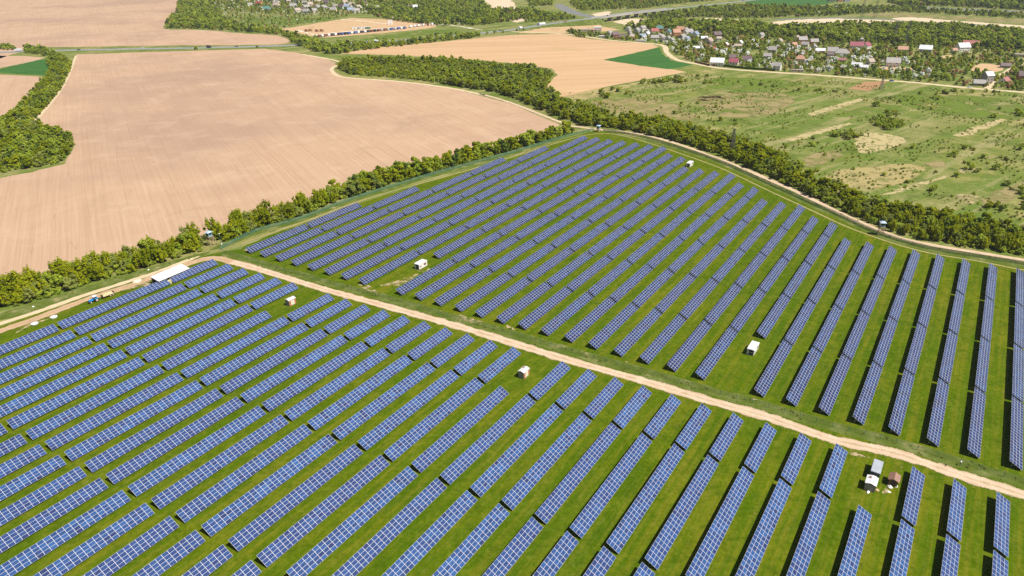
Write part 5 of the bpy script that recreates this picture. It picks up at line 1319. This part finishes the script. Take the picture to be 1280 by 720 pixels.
for k, (u, col, kind) in enumerate([(20, 'white', 'truck'), (100, 'dark', 'car'), (177, 'white', 'car'), (263, 'dark', 'van'), (295, 'dark', 'car'), (421, 'white', 'car'), (458, 'blue', 'car'), (471, 'white', 'van'), (495, 'silver', 'car'), (534, 'dark', 'car'), (546, 'white', 'car'), (586, 'dark', 'car'), (595, 'red', 'car'), (618, 'dark', 'car'), (626, 'dark', 'car'), (650, 'white', 'van'), (675, 'white', 'semi'), (706, 'red', 'car'), (761, 'dark', 'car'), (791, 'dark', 'car'), (798, 'silver', 'car'), (881, 'blue', 'car'), (930, 'blue', 'car')]):
    p, q, z, a = on_road(u); side = -1 if k % 2 else 1
    nm = {'semi': 'truck', 'truck': 'truck', 'van': 'van'}.get(kind, 'car')
    cnt[(nm, col)] = cnt.get((nm, col), 0) + 1
    me = car_mesh(col) if kind == 'car' else truck_mesh('blue' if kind == 'semi' else col, col, {'semi': 13, 'truck': 7, 'van': 4}[kind])
    lab = 'long white articulated truck with a dark blue cab near the bridge' if kind == 'semi' else '%s %s on the highway, %s of its colour towards the bridge' % (col, nm, ordi(cnt[(nm, col)]))
    tag(link(nm, me, None, (p[0] + q[0] * side * 2.8, p[1] + q[1] * side * 2.8, z + .01), a + (0 if side < 0 else math.pi)), lab, nm, 'traffic on the highway')
yc = {}
YR = [(396 + k * 4.1, 46.6 - k * .4) for k in range(28)] + [(514, 34.2), (519, 33.6), (524, 33), (530, 32.4), (536, 31.8), (541, 31.3)]
for k, (u, v) in enumerate(YR):
    col = ['white', 'blue', 'brown', 'white', 'dark', 'brown', 'white', 'silver', 'dark', 'blue', 'white'][(k * 5 + k // 3) % 11]; cab = ['white', 'blue', 'silver', 'red'][k % 4]
    yc[col] = yc.get(col, 0) + 1
    P = G(u, v); tag(link('parked_truck', truck_mesh(cab, col, 5), None, P, 1.2 + R2.uniform(-.12, .12)), '%s-bodied truck parked along the yard edge, %s of its colour towards the bridge' % (col, ordi(yc[col])), 'truck', 'trucks parked along the construction yard')
for k, (u, v, col) in enumerate(((384, 39.5, 'brown'), (389, 39, 'orange'), (397, 39.6, 'brown'), (403, 39.4, 'brown'))):
    tag(link('parked_machine', truck_mesh('orange', col, 4), None, G(u, v), .2), '%s machine standing inside the construction yard, %s from the hedge' % (col, ordi(k + 1)), 'machine', 'machines inside the yard')
for k, (u, v, col, w) in enumerate(((443, 36.5, 'white', 7), (448, 36.2, 'silver', 8), (454, 36, 'white', 9), (460, 36, 'green', 8), (488, 30.5, 'white', 8))):
    P = G(u, v); t = thing('site_container', ['white site container, first in the yard', 'silver site container in the middle of the yard', 'white site container beside the green one', 'dark green site container in the yard', 'white site hut standing apart beside the gravel lane'][k], 'container', P, .1)
    MB().box(-w / 2, w / 2, -1.6, 1.6, 0, 3 + (k == 4) * 4).build('body', VP[col], t); MB().box(-w / 2 - .05, w / 2 + .05, -1.65, 1.65, 3.003 + (k == 4) * 4, 3.2 + (k == 4) * 4).build('roof', M['roofwhite'], t); MB().box(-.5, .5, -1.66, -1.602, .1, 2.2).build('door', M['dark'], t)
tag(link('car', car_mesh('white'), None, G(1212, 110), -.15), 'white car parked on the village lane below the tall grey house', 'car')
tag(link('car', car_mesh('blue'), None, G(1114.5, 101.5), -.15), 'blue car parked at the corner of the tilled brown plot', 'car')
tag(link('car', car_mesh('blue'), None, G(429.5, 79), 1.0), 'blue car at the bend of the thin field track', 'car')

# ------------------------------------------------------------------ light and camera
SUN_EL = math.radians(57.5); SUN_AZ = AZ + math.radians(82)      # clockwise from +y
sv = Vector((math.cos(SUN_EL) * math.sin(SUN_AZ), math.cos(SUN_EL) * math.cos(SUN_AZ), math.sin(SUN_EL)))
sd = bpy.data.lights.new('sun', 'SUN'); sd.energy = 4.9; sd.angle = math.radians(.53); sd.color = (1.0, .945, .86)
so = bpy.data.objects.new('sun', sd); COL.objects.link(so); so.rotation_euler = sv.to_track_quat('Z', 'Y').to_euler(); so.location = (0, 0, 300)
w = bpy.data.worlds.new('World'); SC.world = w; w.use_nodes = True
nt = w.node_tree; bg = nt.nodes['Background']; sk = nt.nodes.new('ShaderNodeTexSky'); sk.sky_type = 'NISHITA'; sk.sun_disc = False
sk.sun_elevation = SUN_EL; sk.sun_rotation = SUN_AZ; sk.air_density = 1.0; sk.dust_density = 1.5
nt.links.new(sk.outputs[0], bg.inputs[0]); bg.inputs[1].default_value = .05

hz = MB().box(-3600, 3600, -400, 5200, -1.0, 175.0).build('haze', new_mat('air')[0]); hz['kind'] = 'stuff'
_m = hz.data.materials[0]; _nt = _m.node_tree; _o = [n for n in _nt.nodes if n.type == 'OUTPUT_MATERIAL'][0]
_v = _nt.nodes.new('ShaderNodeVolumePrincipled'); _v.inputs['Color'].default_value = (.86, .90, .96, 1); _v.inputs['Density'].default_value = HAZE; _v.inputs['Anisotropy'].default_value = .2
_nt.links.new(_v.outputs[0], _o.inputs['Volume'])
cd = bpy.data.cameras.new('camera'); cam = bpy.data.objects.new('camera', cd); COL.objects.link(cam)
cd.sensor_fit = 'HORIZONTAL'; cd.sensor_width = 36.0; cd.lens = 36.0 * FPX / 1280.0; cd.clip_start = 1; cd.clip_end = 20000
mw = Matrix.Identity(4)
for r_ in range(3):
    mw[r_][0] = _R[r_]; mw[r_][1] = _U[r_]; mw[r_][2] = -_F[r_]
mw[2][3] = CAMH
cam.matrix_world = mw
SC.camera = cam
SC.render.engine = 'CYCLES'
SC.view_settings.view_transform = 'Standard'; SC.view_settings.look = 'None'; SC.view_settings.gamma = 1; SC.view_settings.use_curve_mapping = False
SC.view_settings.exposure = .58
SC.cycles.max_bounces = 8; SC.cycles.transparent_max_bounces = 16; SC.cycles.diffuse_bounces = 4; SC.cycles.glossy_bounces = 2
SC.cycles.use_denoising = False
SC.render.filter_size = 1.15
SC.render.resolution_x = 1024; SC.render.resolution_y = 576
